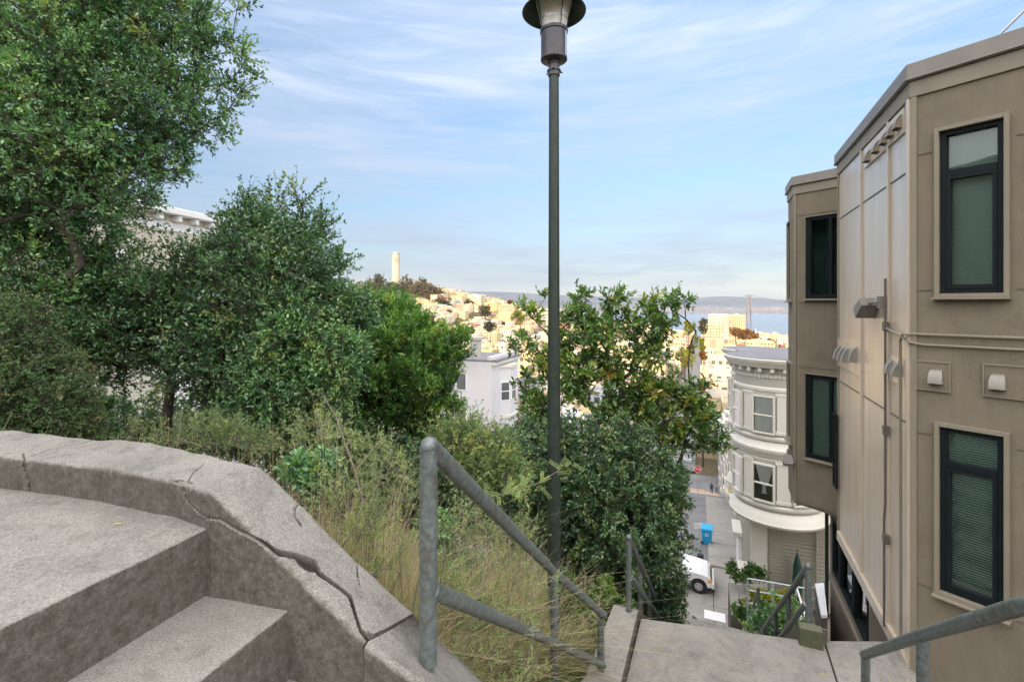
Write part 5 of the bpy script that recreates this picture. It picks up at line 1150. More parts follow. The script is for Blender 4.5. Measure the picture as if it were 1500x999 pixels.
tree('slope_tree', 'dark rounded tree by the kerb beyond the crossing', 'tree', foot(1030, 98), P(1030, 640, 98), BL(98, (1026, 615, 13), (1036, 612, 12), (1030, 600, 12)), 90, 5, 8, .9, .45, .25, M['lf_bush'], M['bark'], .2, 25)

tree('undergrowth_bush', 'dark low bush under the forked trunks behind the parapet', 'bush', foot(330, 7.6), P(330, 700, 7.6),
     BL(7.6, (200, 690, 70), (190, 615, 30), (240, 610, 34), (150, 610, 26), (300, 660, 50), (400, 640, 70), (470, 640, 60), (540, 680, 60), (600, 710, 60), (130, 650, 60), (660, 740, 60), (450, 720, 60), (520, 750, 60), (580, 770, 50)), 1700, 7, 8, .20, .05, .025, M['lf_dark'], M['bark'], .05, 34, up=.5, tintc=.45)
tree('undergrowth_bush', 'dark bush filling the slope behind the pale shrub and the lamp post', 'bush', foot(720, 11.0), P(720, 720, 11.0),
     BL(11.5, (680, 655, 32), (740, 665, 34), (790, 650, 36), (700, 720, 60), (640, 660, 40)), 700, 7, 8, .25, .07, .035, M['lf_bush'], M['bark'], .05, 35, up=.5, tintc=.55)
# ---- dry weeds on the slope: nobody could count them
rg = np.random.default_rng(5)
def slope_points(n, umin, umax, wmin, wmax, seed):
    r_ = np.random.default_rng(seed); u = umin+(umax-umin)*r_.uniform(0, 1, n)**1.1; w = wmax-(wmax-wmin)*r_.uniform(0, 1, n)**1.2
    x = w*math.cos(A1)+u*math.sin(A1); y = -w*math.sin(A1)+u*math.cos(A1)
    ok = y > 2.05+(-.38-x)*.26+.12
    x, y = x[ok], y[ok]; z = terrain(x, y); return np.stack([x, y, z], 1)
def weeds(name, n, hgt, wid, seed, m, tlo, thi, umin=.9, umax=8.5, wmin=-5.0, wmax=-1.16, lean=.35, label=None, clump=.55):
    r_ = np.random.default_rng(seed); p = slope_points(n, umin, umax, wmin, wmax, seed); n = len(p)
    dens = np.sin(p[:, 0]*2.3+1)*np.sin(p[:, 1]*1.9)+.6*np.sin(p[:, 0]*5.1)*np.cos(p[:, 1]*4.3); keep = r_.uniform(-1.3, 1.3, n) < dens+clump; p = p[keep]; dens = dens[keep]; n = len(p)
    h = hgt*r_.uniform(.35, 1.15, n)*(1+.25*dens); a = r_.uniform(0, 2*math.pi, n); ln = lean*np.abs(r_.normal(0, 1, n)); D = np.stack([np.cos(a), np.sin(a), np.zeros(n)], 1)
    side = np.stack([-np.sin(a+r_.normal(0, .8, n)), np.cos(a), np.zeros(n)], 1); side = unit(side); K = 5; rows = []
    for k in range(K+1):
        t = k/K; c = p+D*(h*ln*t**1.8)[:, None]+np.array([0, 0, 1.])*(h*(t-.18*ln*t*t*2))[:, None]+np.stack([np.sin(t*5+a), np.cos(t*4+a), 0*a], 1)*.012*t
        ww = wid*(1-t*.85)*r_.uniform(.8, 1.2, n) if k == 0 else wid*(1-t*.85)*np.ones(n)
        rows += [c-side*ww[:, None]*.5, c+side*ww[:, None]*.5]
    V = np.stack(rows, 1).reshape(-1, 3); b = np.arange(n)[:, None, None]*2*(K+1); q = np.stack([[2*k, 2*k+1, 2*k+3, 2*k+2] for k in range(K)])[None]
    tint = np.clip(r_.uniform(tlo, thi, n)+.12*dens, 0, 1)
    return tag(quick_mesh(name, V, (b+q).reshape(-1, 4), m, np.repeat(tint, 2*(K+1))), label, None, None, 'stuff')
weeds('dry_grass', 110000, .72, .0065, 61, M['lf_straw'], 0, .92, lean=.5, wmax=-1.35)
weeds('dry_stems', 14000, 1.1, .007, 62, M['lf_straw'], 0, .6, lean=.6, wmax=-1.65)
weeds('dry_twigs', 26000, .75, .0045, 64, M['lf_straw'], .1, .6, lean=1.1, clump=.8, wmax=-1.7, umax=7)
weeds('dry_twigs', 9000, 1.25, .005, 65, M['lf_straw'], 0, .5, lean=.5, umax=4.5, wmin=-4.2, wmax=-1.6, clump=.3)
weeds('dry_grass', 30000, .95, .0055, 69, M['lf_straw'], .05, .7, umax=4.2, wmin=-4.6, wmax=-1.5, lean=.42, clump=.6)
weeds('green_grass', 30000, .42, .008, 63, M['lf_straw'], .68, 1.0, lean=.5, clump=.1)
weeds('far_grass', 30000, .5, .014, 66, M['lf_straw'], 0, 1, umin=7, umax=22, wmin=-9, wmax=-1.16)
weeds('far_grass', 8000, .35, .012, 67, M['lf_straw'], .1, 1, umin=6.6, umax=22, wmin=1.15, wmax=1.9)
# feathery fennel
def fennel(name, n, seed, hmin, hmax, umin=.9, umax=6.5, wmin=-4.5, wmax=-1.25):
    r_ = np.random.default_rng(seed); p = slope_points(n, umin, umax, wmin, wmax, seed); n = len(p); h = r_.uniform(hmin, hmax, n)
    st = np.stack([r_.normal(0, .35, n), r_.normal(0, .35, n), np.ones(n)], 1); st = unit(st); tp = p+st*h[:, None]
    k = 9; ci = np.repeat(np.arange(n), k); f = r_.uniform(.3, 1, n*k); s0 = p[ci]+st[ci]*(h[ci]*f)[:, None]; bd = unit(r_.normal(size=(n*k, 3))+np.array([0, 0, .9])); bl_ = .16*r_.uniform(.4, 1.2, n*k); s1 = s0+bd*bl_[:, None]
    m_ = 22; li = np.repeat(np.arange(n*k), m_); g = r_.uniform(0, 1, len(li)); lp_ = s0[li]+bd[li]*(bl_[li]*g)[:, None]; ld = unit(bd[li]*.8+r_.normal(size=(len(li), 3)))
    tint = np.clip(np.repeat(r_.uniform(.1, .9, n), k*m_)+r_.normal(0, .1, len(li)), 0, 1); s = r_.uniform(.6, 1.3, len(li))
    o = leaves(name, lp_, ld, r_.normal(size=(len(li), 3)), .034*s, .0042*s, M['lf_fennel'], tint); tag(o, kind='stuff')
    o2 = tubes(name+'_stems', np.concatenate([p, s0]), np.concatenate([tp, s1]), np.concatenate([np.full(n, .005), np.full(n*k, .002)]), np.concatenate([np.full(n, .003), np.full(n*k, .001)]), M['bark_pale'], n=4); tag(o2, kind='stuff')
fennel('fennel', 800, 71, .5, 1.15)
fennel('fennel', 260, 72, .7, 1.3, 1.0, 3.4, -3.2, -1.5)
# arching dry stem and the sprig that reaches across the lamp
mb = MB(); mb.tube([P(560, 900, 2.9), P(545, 790, 2.9), P(520, 690, 2.95), P(492, 610, 3.0), P(470, 575, 3.0)], [.008, .007, .006, .004, .002], 6); mb.tube([P(545, 790, 2.9), P(585, 740, 2.9), P(600, 700, 2.85)], [.005, .004, .002], 5); mb.tube([P(520, 690, 2.95), P(560, 640, 3.1)], [.004, .002], 5)
tag(mb.build('dead_stem', M['bark_pale'], smooth=True), 'tall bent dead stem rising from the weeds behind the parapet', 'stem')
sp_base = Vector(foot(655, 3.9)); sp = thing('acacia_sprig', sp_base, 'long thin arching branch with feathery light green leaves reaching across the lamp post', 'branch')
path = [sp_base, P(665, 760, 3.95), P(690, 735, 4.0), P(740, 722, 4.05), P(790, 707, 4.1), P(838, 676, 4.15)]
mb = MB(); mb.tube(path, [.007, .006, .005, .004, .003, .0015], 6); mb.build('stem', M['bark_pale'], sp, smooth=True)
r_ = np.random.default_rng(8); pp = np.array([tuple(v) for v in path[1:]]); t = r_.uniform(.35, 1, 26)*(len(pp)-1); i0 = np.minimum(t.astype(int), len(pp)-2); s0 = pp[i0]+(pp[i0+1]-pp[i0])*(t-i0)[:, None]
fd = unit(r_.normal(size=(26, 3))*np.array([1, .6, .8])+np.array([.6, 0, .5])); fl_ = r_.uniform(.07, .17, 26); K = 14; ii = np.repeat(np.arange(26), K*2); g = np.tile(np.repeat(np.linspace(.15, 1, K), 2), 26); sg_ = np.tile(np.array([1, -1]), 26*K)
side = unit(np.cross(fd, np.array([0, -1, .3]))); lp_ = s0[ii]+fd[ii]*(fl_[ii]*g)[:, None]; ld = unit(side[ii]*sg_[:, None]+fd[ii]*.5)
leaves('foliage', lp_, ld, np.tile(np.array([[.2, -1, .6]]), (len(ii), 1)), np.full(len(ii), .020), np.full(len(ii), .0045), M['lf_pale'], r_.uniform(.4, 1, len(ii)), sp, tuple(sp_base))

# ================================================================ the town
def house_mesh(wd, dp, ht, floors, wallm, roofm, rg_, far=False):
    """single mesh: walls with parapet, flat or hipped roof, window slabs on the four sides; origin at the ground"""
    mb = MB(); b = [(-wd/2, -dp/2), (wd/2, -dp/2), (wd/2, dp/2), (-wd/2, dp/2)]
    mb.hexa([Vector((*p, -14)) for p in b], [Vector((*p, ht)) for p in b], 0)
    kind = rg_.integers(0, 5)
    if kind == 0:
        e_ = .3; bb = [(-wd/2-e_, -dp/2-e_), (wd/2+e_, -dp/2-e_), (wd/2+e_, dp/2+e_), (-wd/2-e_, dp/2+e_)]; h2 = ht+.02
        mb.add([Vector((*p, h2)) for p in bb]+[Vector((0, -dp*.22, ht+1.9)), Vector((0, dp*.22, ht+1.9))], [(0, 1, 4), (1, 2, 5, 4), (2, 3, 5), (3, 0, 4, 5)], 1)
    else:
        t = .35
        for x0, x1, y0, y1 in ((-wd/2-.1, wd/2+.1, -dp/2-.1, -dp/2+t), (-wd/2-.1, wd/2+.1, dp/2-t, dp/2+.1), (-wd/2-.1, -wd/2+t, -dp/2+t, dp/2-t), (wd/2-t, wd/2+.1, -dp/2+t, dp/2-t)):
            mb.box(Vector(((x0+x1)/2, (y0+y1)/2, ht+.2)), x1-x0, y1-y0, .9, mi=0)
        mb.add([Vector((*p, ht+.05)) for p in b], [(0, 1, 2, 3)], 1)
        if kind > 2: mb.box(Vector((rg_.uniform(-.2, .2)*wd, rg_.uniform(-.2, .2)*dp, ht+1.0)), wd*.3, dp*.2, 2.0, mi=0)
    for face in range(4 if not far else 2):
        L_ = wd if face in (0, 2) else dp; n = max(2, int(L_/3.0)); skip = rg_.uniform() < .25
        if skip and face: continue
        for fl in range(floors):
            z = ht-1.9-fl*3.1
            for i in range(n):
                if rg_.uniform() < .08: continue
                s = -L_/2+L_*(i+.5)/n; o_ = .06
                w_, h_ = min(1.7, L_/n*.6), 1.8
                if face == 0: mb.box(Vector((s, -dp/2-o_/2, z)), w_, o_, h_, mi=2)
                elif face == 1: mb.box(Vector((-wd/2-o_/2, s, z)), o_, w_, h_, mi=2)
                elif face == 2: mb.box(Vector((s, dp/2+o_/2, z)), w_, o_, h_, mi=2)
                else: mb.box(Vector((wd/2+o_/2, s, z)), o_, w_, h_, mi=2)
    return mb, kind
cr = np.random.default_rng(21); cells = []
u = 96.0
while u < 1520:
    s = 10+.008*u; s = max(9.5, min(15, 7+u*.009))
    wmin, wmax = -.75*u-60, .30*u+60
    w = wmin
    while w < wmax:
        wd_ = s*cr.uniform(.75, 1.15); dp_ = s*cr.uniform(.9, 1.25); cu_, cw = u+cr.uniform(-1, 1), w+wd_/2
        w += wd_+.25
        # cross streets
        if (u-84) % 112 < 12: continue
        for st_ in (-9, -112, -215, -318, -421, -524, -627, 94, 197, 300, 403):
            if abs(cw-st_) < (7 if st_ == -9 else 4)+wd_*.45: break
        else:
            p = S(cu_, cw); px = CX+F*p.x/p.y
            if p.y < 60 or not (470 < px < 1195): continue
            if 640 > px and math.hypot(p.x+209, p.y-850) < 118: continue
            z = tz(p.x, p.y)
            if z < -99: continue
            if cr.uniform() < .07: continue
            ht = cr.uniform(7.0, 12.5) if cr.uniform() < .85 else cr.uniform(13, 19)
            if p.y < 170: ht = min(ht, 10)
            if p.y > 560 and p.x < 200: ht = min(ht, cr.uniform(7, 11))
            # keep the far water in view right of the town
            cells.append((p.x, p.y, z, wd_*.97, dp_*.95, ht, px))
    u += s*1.22+ (0)
# a few larger blocks the photograph shows on the skyline
BIG = [(697, 433, 800, 26, 16, 16, 'white', 'large white apartment block on the skyline right of the far tower hill'), (672, 434, 780, 20, 16, 12, 'cream', 'cream apartment block left of the big white one on the skyline'), (1052, 461, 690, 26, 22, 34, 'white', 'broad white slab block above the town, left of the bridge tower'), (1078, 462, 720, 24, 20, 34, 'cream', 'pale tower block just left of the bridge tower'), (722, 444, 760, 22, 18, 12, 'yellow', 'yellowish flat roofed block on the ridge, left of the lamp'), (745, 447, 700, 26, 16, 10, 'tan', 'tan coloured block on the ridge just left of the lamp'), (1043, 475, 560, 24, 20, 18, 'cream', 'cream stepped block below the white slab'), (1112, 500, 470, 24, 18, 15, 'cream', 'cream hotel like block with even windows above the bay roof')]
used = []
names = list(WALLS); wts = np.array([.35, .31, .06, .10, .07, .02, .05, .04])
def put_house(x, y, z, wd, dp, ht, col, label, group, rot=None, far=False):
    mb, kind = house_mesh(wd, dp, ht, max(1, int(ht/3.2)), None, None, cr, far)
    me_o = mb.build('house', [M['w_'+col], M['roof_city'], M['win_far']], org=(0, 0, 0)); me_o.location = (x, y, z); me_o.rotation_euler = (0, 0, -A2 if rot is None else rot)
    if label is None: return me_o, kind
    return tag(me_o, label, 'house', group), kind
for px, py, d, wd, dp, ht, col, label in BIG:
    p = P(px, py, d); o, _ = put_house(p.x, p.y, p.z-ht, wd, dp, ht, col, label, None); o.name = 'apartment_block'
cells = [c for c in cells if not any(math.hypot(c[0]-P(b[0], 0, b[2]).x, c[1]-b[2]) < 20 for b in BIG)]
def vis(c):   # how large it shows, and whether it stands in an open part of the view
    top_py = HY-F*(c[2]+c[5])/c[1]; s_ = F/c[1]*c[3]; w_ = 1.0 if (655 < c[6] < 800 or 1000 < c[6] < 1158) else .45
    if top_py > 600: w_ *= .3
    return -s_*w_
cells.sort(key=vis); NI = 265
zones = lambda px: 'left of the lamp post' if px < 800 else ('behind the magnolia' if px < 1000 else 'right of the magnolia')
rest = {}
for i, c in enumerate(cells):
    col = str(cr.choice(names, p=wts)); x, y, z, wd, dp, ht, px = c
    if i < NI:
        o, kind = put_house(x, y, z, wd, dp, ht, col, 'x', 'x')
        hgt = 'tall' if ht > 13 else ('low' if ht < 8.5 else 'three storey'); rf = 'hip roofed' if kind == 0 else ('flat roofed' if kind < 3 else 'flat penthouse topped')
        dist = 'near' if y < 260 else ('middle' if y < 520 else 'far'); where = 'on the sunlit slope' if y > 220 else 'in the shaded hollow'
        o['label'] = f'{hgt} {col} {rf} house, {dist} distance, {zones(px)}'; o['group'] = f'{hgt} {col} {rf} houses {dist} {zones(px)}'
    else:
        rest.setdefault(0, []).append((c, col))
# everything beyond the 265 largest is one mass of roofs
vs, fs, ms = [], [], []
mats_ = [M['w_'+k] for k in names]+[M['roof_city'], M['win_far']]
big = MB()
for (c, col) in rest.get(0, []):
    x, y, z, wd, dp, ht, px = c; mb, kind = house_mesh(wd, dp, ht, max(1, int(ht/3.2)), None, None, cr, True)
    o_ = len(big.v); ca, sa = math.cos(-A2), math.sin(-A2)
    big.v += [(x+v[0]*ca-v[1]*sa, y+v[0]*sa+v[1]*ca, z+v[2]) for v in mb.v]
    big.f += [[k+o_ for k in f] for f in mb.f]; big.m += [names.index(col) if q == 0 else (len(names) if q == 1 else len(names)+1) for q in mb.m]
if big.v: tag(big.build('distant_houses', mats_, org=(0, 0, 0)), 'mass of small pale houses filling the far slopes', None, None, 'stuff')
print('houses', len(cells))

def far_tree(px, py_top, d, hpx, wpx, leafm, label, seed, group='trees scattered through the town', n=46, name='town_tree', cat='tree'):
    p = P(px, py_top, d); h = hpx/F*d; w_ = wpx/F*d/2; zg = min(tz(p.x, p.y), p.z-h); b_ = (p.x, p.y, zg-.3)
    blobs = [(p.x+random.uniform(-.45, .45)*w_, p.y+random.uniform(-.3, .3)*w_, p.z-h*random.uniform(.25, .75), w_*random.uniform(.45, .7)) for _ in range(6)]
    s_ = max(.10, d*.0022)
    return tree(name, label, cat, b_, (p.x, p.y, p.z-h*.8), blobs, n, 4, 6, w_*.35, s_*1.5, s_, M[leafm], M['bark'], max(.08, w_*.07), seed, group, shell=.4, tw_r=s_*.05)
TT = [(1003, 513, 150, 26, 40, 'lf_farlime', 'bright yellow green domed tree above the sunlit roofs right of the magnolia'), (1027, 552, 118, 28, 20, 'lf_farlime', 'lime green street tree under the dome shaped one'),
      (1008, 468, 420, 20, 12, 'lf_farlime', 'conical yellow green tree at the left kerb of the far street'), (1031, 463, 450, 34, 14, 'lf_far', 'tall dark tree beside the white slab block along the far street'), (1028, 492, 300, 26, 8, 'lf_farlime', 'slim yellow green street tree halfway down the far street'), (1031, 515, 210, 14, 12, 'lf_farrust', 'rusty round street tree on the far street'), (1013, 500, 330, 24, 10, 'lf_far', 'dull green street tree at the left side of the far street'),
      (1078, 482, 600, 9, 18, 'lf_farrust', 'rusty hedge like tree below the pale tower block'), (1092, 484, 580, 10, 16, 'lf_farrust', 'orange leaved tree below the bridge tower'), (1104, 487, 560, 12, 14, 'lf_farrust', 'orange tree right of the bridge tower base'), (1129, 497, 520, 10, 10, 'lf_far', 'dull tree among the roofs near the water'),
      (735, 438, 880, 12, 12, 'lf_bush', 'dark round tree standing on the ridge left of the lamp'), (748, 440, 860, 10, 12, 'lf_farrust', 'brownish tree beside the dark one on the ridge'), (684, 443, 760, 14, 20, 'lf_far', 'green tree below the large white skyline block'), (712, 448, 700, 14, 22, 'lf_far', 'wide green tree on the middle of the slope'), (762, 458, 560, 12, 28, 'lf_farlime', 'yellow green tree row on the slope just left of the lamp'), (718, 474, 500, 10, 18, 'lf_far', 'olive tree between pale roofs on the slope'), (768, 488, 400, 12, 18, 'lf_far', 'round olive tree in the town just left of the lamp'), (663, 488, 330, 16, 18, 'lf_farlime', 'bright yellow tree behind the roof flues of the white house'), (690, 478, 450, 12, 10, 'lf_far', 'small tree in the middle of the left part of town'), (655, 452, 700, 14, 18, 'lf_far', 'green tree at the right foot of the tower hill')]
for i, t in enumerate(TT): far_tree(*t[:5], t[5], t[6], 100+i)
# tower hill trees
HT = [(552, 404, 850, 30, 30, 'brown green cypress left of the white tower'), (530, 412, 830, 30, 30, 'broad cypress at the left shoulder of the tower hill'), (600, 403, 840, 34, 26, 'flat topped cypress right of the white tower'), (614, 402, 825, 38, 28, 'tallest spreading cypress right of the white tower'), (630, 414, 810, 34, 30, 'cypress at the right shoulder of the tower hill'), (568, 414, 825, 34, 28, 'tree at the foot of the white tower, left side'), (592, 417, 810, 34, 34, 'tree at the foot of the white tower, right side'), (545, 424, 790, 34, 40, 'lower tree on the left flank of the tower hill'), (612, 424, 780, 36, 40, 'lower tree on the right flank of the tower hill'), (641, 424, 770, 30, 28, 'tree where the tower hill meets the houses'), (578, 430, 770, 34, 40, 'lowest tree in the middle of the tower hill'), (516, 422, 790, 34, 32, 'leftmost tree of the tower hill'), (584, 410, 800, 40, 36, 'golden brown tree directly below the white tower'), (606, 408, 800, 44, 36, 'golden brown tree right of the tower foot'), (622, 410, 790, 40, 34, 'golden brown tree on the right brow of the hill'), (560, 411, 800, 40, 34, 'golden brown tree on the left brow of the hill'), (536, 416, 790, 40, 36, 'golden brown tree far down the left brow of the hill'), (636, 420, 770, 36, 34, 'golden brown tree just above the first hillside houses'), (650, 432, 740, 28, 28, 'golden brown tree among the first hillside houses')]
for i, t in enumerate(HT): far_tree(t[0], t[1], t[2], t[3], t[4], 'lf_far' if i % 3 == 0 else 'lf_hill', t[5], 140+i, 'cypress trees on the tower hill', 90, 'hill_tree')
# tower on the hill
tp = P(580, 423, 860); tw = thing('observation_tower', tp, 'pale fluted cylindrical tower standing on the wooded hill', 'tower')
H = (423-370)/F*860; r = 6.9
mb = MB(); mb.lathe([(r*1.12, -20), (r*1.12, 2), (r*1.04, 3), (r, 6), (r*.97, H*.70)], tp, 48, fl=-.035); mb.build('shaft', M['tower_stone'], tw)
mb = MB(); mb.lathe([(r*1.03, H*.70), (r*1.03, H*.72), (r*.70, H*.721)], tp, 40); mb.build('gallery_ledge', M['tower_stone'], tw)
mb = MB(); mb.lathe([(r*.70, H*.72), (r*.70, H*.95), (r*.1, H*.96)], tp, 32); mb.build('core', M['opening'], tw)
for k in range(12):
    a = 2*math.pi*k/12; X = Vector((-math.sin(a), math.cos(a), 0)); Y = Vector((math.cos(a), math.sin(a), 0)); mb = MB(); mb.box(tp+Y*r*.93+UP*H*.80, 2.2, 1.2, H*.16, (X, Y, UP)); mb.build('pier', M['tower_stone'], tw)
mb = MB(); mb.lathe([(r*.84, H*.875), (r*1.0, H*.876), (r*1.0, H*.91), (r*.86, H*.915), (r*.86, H*.99), (r*.74, H*.992), (r*.74, H), (r*.6, H)], tp, 40); mb.build('crown_ring', M['tower_stone'], tw)
for k in range(10):
    a = 2*math.pi*(k+.5)/10; X = Vector((-math.sin(a), math.cos(a), 0)); Y = Vector((math.cos(a), math.sin(a), 0)); mb = MB(); mb.box(tp+Y*(r*.86)+UP*H*.95, 1.5, .3, 2.3, (X, Y, UP)); mb.build('upper_opening', M['opening'], tw)
pb_ = P(566, 430, 850); mb = MB(); mb.box(pb_+UP*3, 26, 14, 12); tag(mb.build('pavilion', M['tower_stone']), 'low pale building at the foot of the far tower', 'building')

# suspension bridge
bt = P(1097, 487, 2400); bt.z = -100
br = thing('suspension_bridge', bt, 'grey steel suspension bridge tower and deck over the bay', 'bridge')
top_z = (HY-432)/F*2400; dirb = Vector((-.80, .60, 0)).normalized(); sd = Vector((-dirb.y, dirb.x, 0)); sd = Vector((1, .15, 0)).normalized(); sd2 = Vector((-.15, 1, 0)).normalized()
for s_ in (-1, 1):
    mb = MB(); c = bt+sd*(11*s_); mb.hexa([c+sd*a+sd2*b_ for a, b_ in ((-3, -4), (3, -4), (3, 4), (-3, 4))], [Vector((c.x-sd.x*2*s_*1.0+a, c.y+b_, top_z)) for a, b_ in ((-1.7, -2.5), (1.7, -2.5), (1.7, 2.5), (-1.7, 2.5))]); mb.build('leg', M['steel'], br)
hts = np.linspace(-38, top_z-3, 6)
for za, zb in zip(hts[:-1], hts[1:]):
    for s_ in (-1, 1): mb = MB(); mb.tube([bt*1+sd*(10*s_)+UP*(za+100), bt+sd*(-9*s_)+UP*(zb+100)], 1.0, 4); mb.build('brace', M['steel'], br)
    mb = MB(); mb.tube([bt+sd*10+UP*(zb+100), bt-sd*10+UP*(zb+100)], 1.2, 4); mb.build('cross_beam', M['steel'], br)
dz_ = 100+(HY-456)/F*2400
mb = MB()
e0, e1 = bt-dirb*520, bt+dirb*1300
for z0_, z1_ in ((dz_-4, dz_-2.5), (dz_+2.5, dz_+4)): mb.hexa([e0+sd2*-8+UP*z0_, e0+sd2*8+UP*z0_, e1+sd2*8+UP*z0_, e1+sd2*-8+UP*z0_], [e0+sd2*-8+UP*z1_, e0+sd2*8+UP*z1_, e1+sd2*8+UP*z1_, e1+sd2*-8+UP*z1_])
mb.build('deck', M['steel'], br)
for s_ in (-1, 1):
    pts = [bt+dirb*t_+sd2*(7*s_)+UP*(dz_+5+(top_z+100-dz_-5)*((1-t_/520)**2 if t_ > 0 else (1+t_/380)**1.3 if t_ > -380 else 0)) for t_ in list(range(-360, 0, 40))+list(range(0, 521, 40))]
    mb = MB(); mb.tube(pts, .55, 4); mb.build('cable', M['steel'], br)
pq = P(1107, 490, 900); mb = MB(); mb.tube([pq, pq+UP*12], [1.2, .15], 8); tag(mb.build('white_spire', M['white'], smooth=True), 'thin white spire among the roofs right of the bridge tower', 'spire')
# parked cars of the far street: only little shapes at this distance
def tiny_car(p, rot, col, label, g):
    mb = MB(); a, b_ = Vector((math.cos(rot), math.sin(rot), 0)), Vector((-math.sin(rot), math.cos(rot), 0))
    mb.hexa([p+a*x+b_*y+UP*.25 for x, y in ((-2.2, -.85), (2.2, -.85), (2.2, .85), (-2.2, .85))], [p+a*x+b_*y+UP*.85 for x, y in ((-2.2, -.85), (2.15, -.82), (2.15, .82), (-2.2, .85))], 0)
    mb.hexa([p+a*x+b_*y+UP*.85 for x, y in ((-1.7, -.8), (1.2, -.8), (1.2, .8), (-1.7, .8))], [p+a*x+b_*y+UP*1.42 for x, y in ((-1.3, -.62), (.5, -.62), (.5, .62), (-1.3, .62))], 1)
    for x in (-1.4, 1.4): mb.tube([p+a*x+b_*-.88+UP*.32, p+a*x+b_*.88+UP*.32], .32, 10, 2)
    o = mb.build('parked_car', [M[col], M['win_far'], M['tyre']], org=p); return tag(o, label, 'car', g)
cc_ = ['white_car', 'w_grey', 'black_plastic', 'w_brick red', 'alu', 'w_pale blue']; cn = ['white', 'grey', 'black', 'dark red', 'silver', 'pale blue']
k = 0
for uu in list(range(108, 190, 7)):
    for ww_ in (-3.0, -11.8):
        if cr.uniform() < .25: continue
        pz = S(uu, ww_); pz.z = float(np.interp(uu, [100]+list(range(110, 900, 30)), [sz(100)+.3]+[tz(*S(u_, -7).xy)+.5 for u_ in range(110, 900, 30)]))
        j = int(cr.integers(0, 6)); k += 1
        tiny_car(pz, math.pi/2-A2, cc_[j], f'{cn[j]} car parked at the {"right" if ww_ > -5 else "left"} kerb of the {"nearer" if uu < 140 else "farther"} part of the far street', 'cars parked along the far street')

# fallen leaves lying on the landing and the steps
rl = np.random.default_rng(77); pts_ = []
for (ua, ub, wa, wb, zl, n_) in ((4.5, 5.6, -.78, 1.0, -3.598, 26), (4.5, 5.9, 1.08, 1.7, -3.586, 22), (4.5, 5.6, -.78, -.5, -3.598, 26)):
    for _ in range(n_): q = UW(rl.uniform(ua, ub), rl.uniform(wa, wb), zl); pts_.append((q.x, q.y, q.z+.004))
for _ in range(26): q = E1-e*rl.uniform(0, 1.2)-Vector((e.y, -e.x, 0))*rl.uniform(.05, 1.2); pts_.append((q.x, q.y, -.846))
pts_ = np.array(pts_); nl = len(pts_); dr = rl.normal(size=(nl, 3)); dr[:, 2] = .05
ll = leaves('fallen_leaves', pts_, dr, np.tile([[0, 0, 1.]], (nl, 1))+rl.normal(size=(nl, 3))*.15, rl.uniform(.010, .032, nl), rl.uniform(.004, .014, nl), M['lf_mag'], rl.uniform(.6, 1, nl)*0+.95, None); tag(ll, kind='stuff')
FILL_BANK = 15.5  # strength of the bright sky added overhead and behind, unseen, to lift the shade
# ================================================================ light, air, sky, camera
SUN_AZ = R(207); SUN_EL = R(13.5)
sd_ = Vector((math.sin(SUN_AZ)*math.cos(SUN_EL), math.cos(SUN_AZ)*math.cos(SUN_EL), math.sin(SUN_EL)))
L_ = bpy.data.lights.new('sun', 'SUN'); L_.energy = 2.9; L_.angle = R(.5); L_.color = (1.0, .68, .34)
so = bpy.data.objects.new('sun', L_); COL.objects.link(so); so.rotation_euler = sd_.to_track_quat('Z', 'Y').to_euler()
wd = bpy.data.worlds.new('World'); scene.world = wd; wd.use_nodes = True; nt = wd.node_tree; nt.nodes.clear()
out = nt.nodes.new('ShaderNodeOutputWorld'); bg = nt.nodes.new('ShaderNodeBackground'); bg.inputs[1].default_value = .12
sky = nt.nodes.new('ShaderNodeTexSky'); sky.sky_type = 'NISHITA'; sky.sun_disc = False; sky.sun_elevation = SUN_EL; sky.sun_rotation = SUN_AZ
sky.altitude = 80; sky.air_density = 1.0; sky.dust_density = .5; sky.ozone_density = 1.0
tc = nt.nodes.new('ShaderNodeTexCoord')
def cloud(scale, stretch, lo, hi, rot=0.0, dist=.5, det=7):
    mp = nt.nodes.new('ShaderNodeMapping'); mp.inputs['Scale'].default_value = stretch; mp.inputs['Rotation'].default_value = (0, rot, 0)
    nt.links.new(tc.outputs['Generated'], mp.inputs[0]); n = noise(nt, scale, det, .58, mp.outputs[0], dist)
    return ramp(nt, [(lo, (0, 0, 0)), (hi, (1, 1, 1))], n.outputs[0]).outputs[0]
a = cloud(1.5, (1, 1, 7), .36, .74, .05); b = cloud(4.5, (1, 1, 9), .48, .85, -.12, .9)
mx = nt.nodes.new('ShaderNodeMix'); mx.data_type = 'RGBA'; mx.blend_type = 'ADD'; mx.inputs[0].default_value = .6; nt.links.new(a, mx.inputs[6]); nt.links.new(b, mx.inputs[7])
sc_ = nt.nodes.new('ShaderNodeMath'); sc_.operation = 'MULTIPLY'; sc_.inputs[1].default_value = .68; sc_.use_clamp = True; nt.links.new(mx.outputs[2], sc_.inputs[0])
c = mixc(nt, 'MIX', sc_.outputs[0], sky.outputs[0], (3.9, 4.0, 4.4))
sp_ = nt.nodes.new('ShaderNodeSeparateXYZ'); nt.links.new(tc.outputs['Generated'], sp_.inputs[0])
gain = ramp(nt, [(0, (.41, .41, .50)), (.08, (.49, .505, .59)), (.25, (.68, .73, .80)), (.5, (.98, 1.04, 1.12))], sp_.outputs[2])
c = mixc(nt, 'MULTIPLY', 1.0, c, gain.outputs[0])
def sstep(sock, lo, hi):
    r_ = nt.nodes.new('ShaderNodeMapRange'); r_.interpolation_type = 'SMOOTHSTEP'; r_.inputs[1].default_value = lo; r_.inputs[2].default_value = hi; nt.links.new(sock, r_.inputs[0]); return r_.outputs[0]
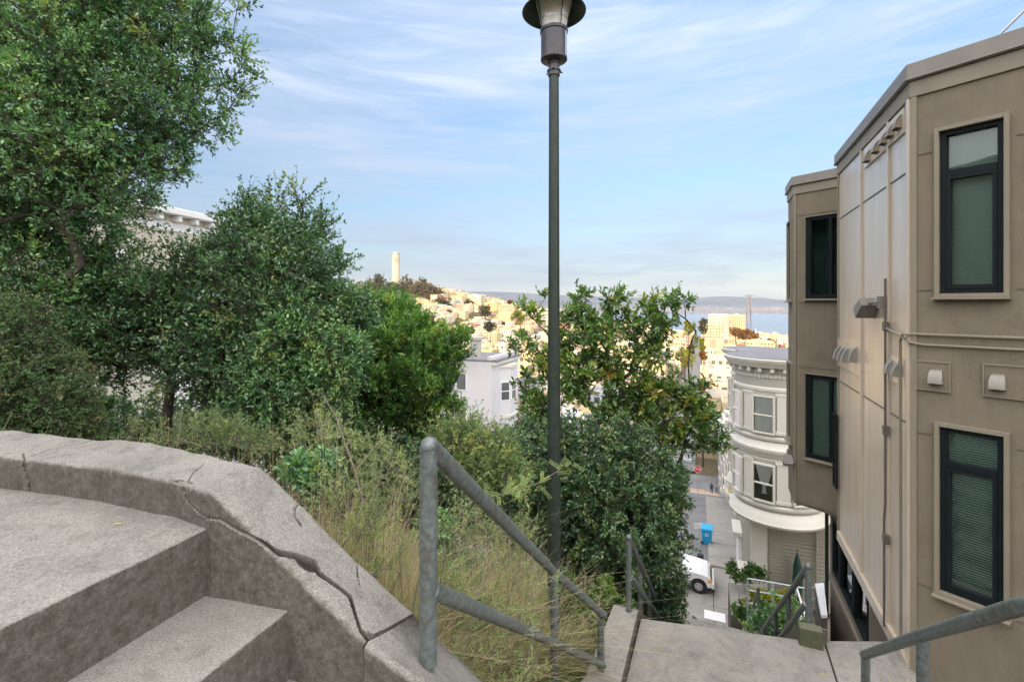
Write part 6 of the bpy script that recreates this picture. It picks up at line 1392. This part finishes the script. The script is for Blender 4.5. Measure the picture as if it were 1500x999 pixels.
zen = sstep(sp_.outputs[2], .58, .85); west = sstep(sp_.outputs[1], .05, -.45)
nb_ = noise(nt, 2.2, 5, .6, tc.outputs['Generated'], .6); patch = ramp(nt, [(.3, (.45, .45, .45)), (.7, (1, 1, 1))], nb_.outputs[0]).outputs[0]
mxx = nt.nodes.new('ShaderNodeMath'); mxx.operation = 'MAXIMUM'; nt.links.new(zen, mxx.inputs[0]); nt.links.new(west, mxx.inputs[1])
bank = mixc(nt, 'MULTIPLY', 1.0, mxx.outputs[0], mixc(nt, 'MULTIPLY', 1.0, patch, (FILL_BANK*1.0, FILL_BANK*.90, FILL_BANK*.80)))  # added warm fill in the unseen part of the sky
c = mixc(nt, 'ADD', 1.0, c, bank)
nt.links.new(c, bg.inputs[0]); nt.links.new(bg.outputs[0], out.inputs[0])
# the air: one closed box of thin haze
HZ = MB(); HZ.box(Vector((0, 4300, 90)), 23600, 12800, 424)
hz = HZ.build('haze', [], org=(0, 4300, 90)); hz.data.materials.clear()
m = bpy.data.materials.new('haze'); m.use_nodes = True; n2 = m.node_tree; n2.nodes.clear(); o2 = n2.nodes.new('ShaderNodeOutputMaterial'); pv = n2.nodes.new('ShaderNodeVolumePrincipled')
pv.inputs['Color'].default_value = (.55, .72, 1.0, 1); pv.inputs['Density'].default_value = 4.5e-5; pv.inputs['Anisotropy'].default_value = 0.0
n2.links.new(pv.outputs[0], o2.inputs['Volume']); hz.data.materials.append(m); tag(hz, kind='stuff')
cam = bpy.data.cameras.new('camera'); cam.sensor_width = 36; cam.lens = 36*F/1500; cam.shift_x = 0.0; cam.shift_y = -(499.5-HY)/1500; cam.clip_start = .05; cam.clip_end = 60000
co = bpy.data.objects.new('camera', cam); COL.objects.link(co); co.location = (0, 0, 0); co.rotation_euler = (R(90), 0, 0); scene.camera = co
scene.view_settings.view_transform = 'Standard'; scene.view_settings.look = 'None'; scene.view_settings.gamma = 1; scene.view_settings.use_curve_mapping = False
scene.view_settings.exposure = 1.1
scene.cycles.use_denoising = True; scene.cycles.max_bounces = 6; scene.cycles.diffuse_bounces = 4; scene.cycles.glossy_bounces = 3; scene.cycles.transparent_max_bounces = 10; scene.cycles.transmission_bounces = 4; scene.cycles.volume_bounces = 0
scene.cycles.sample_clamp_indirect = 6
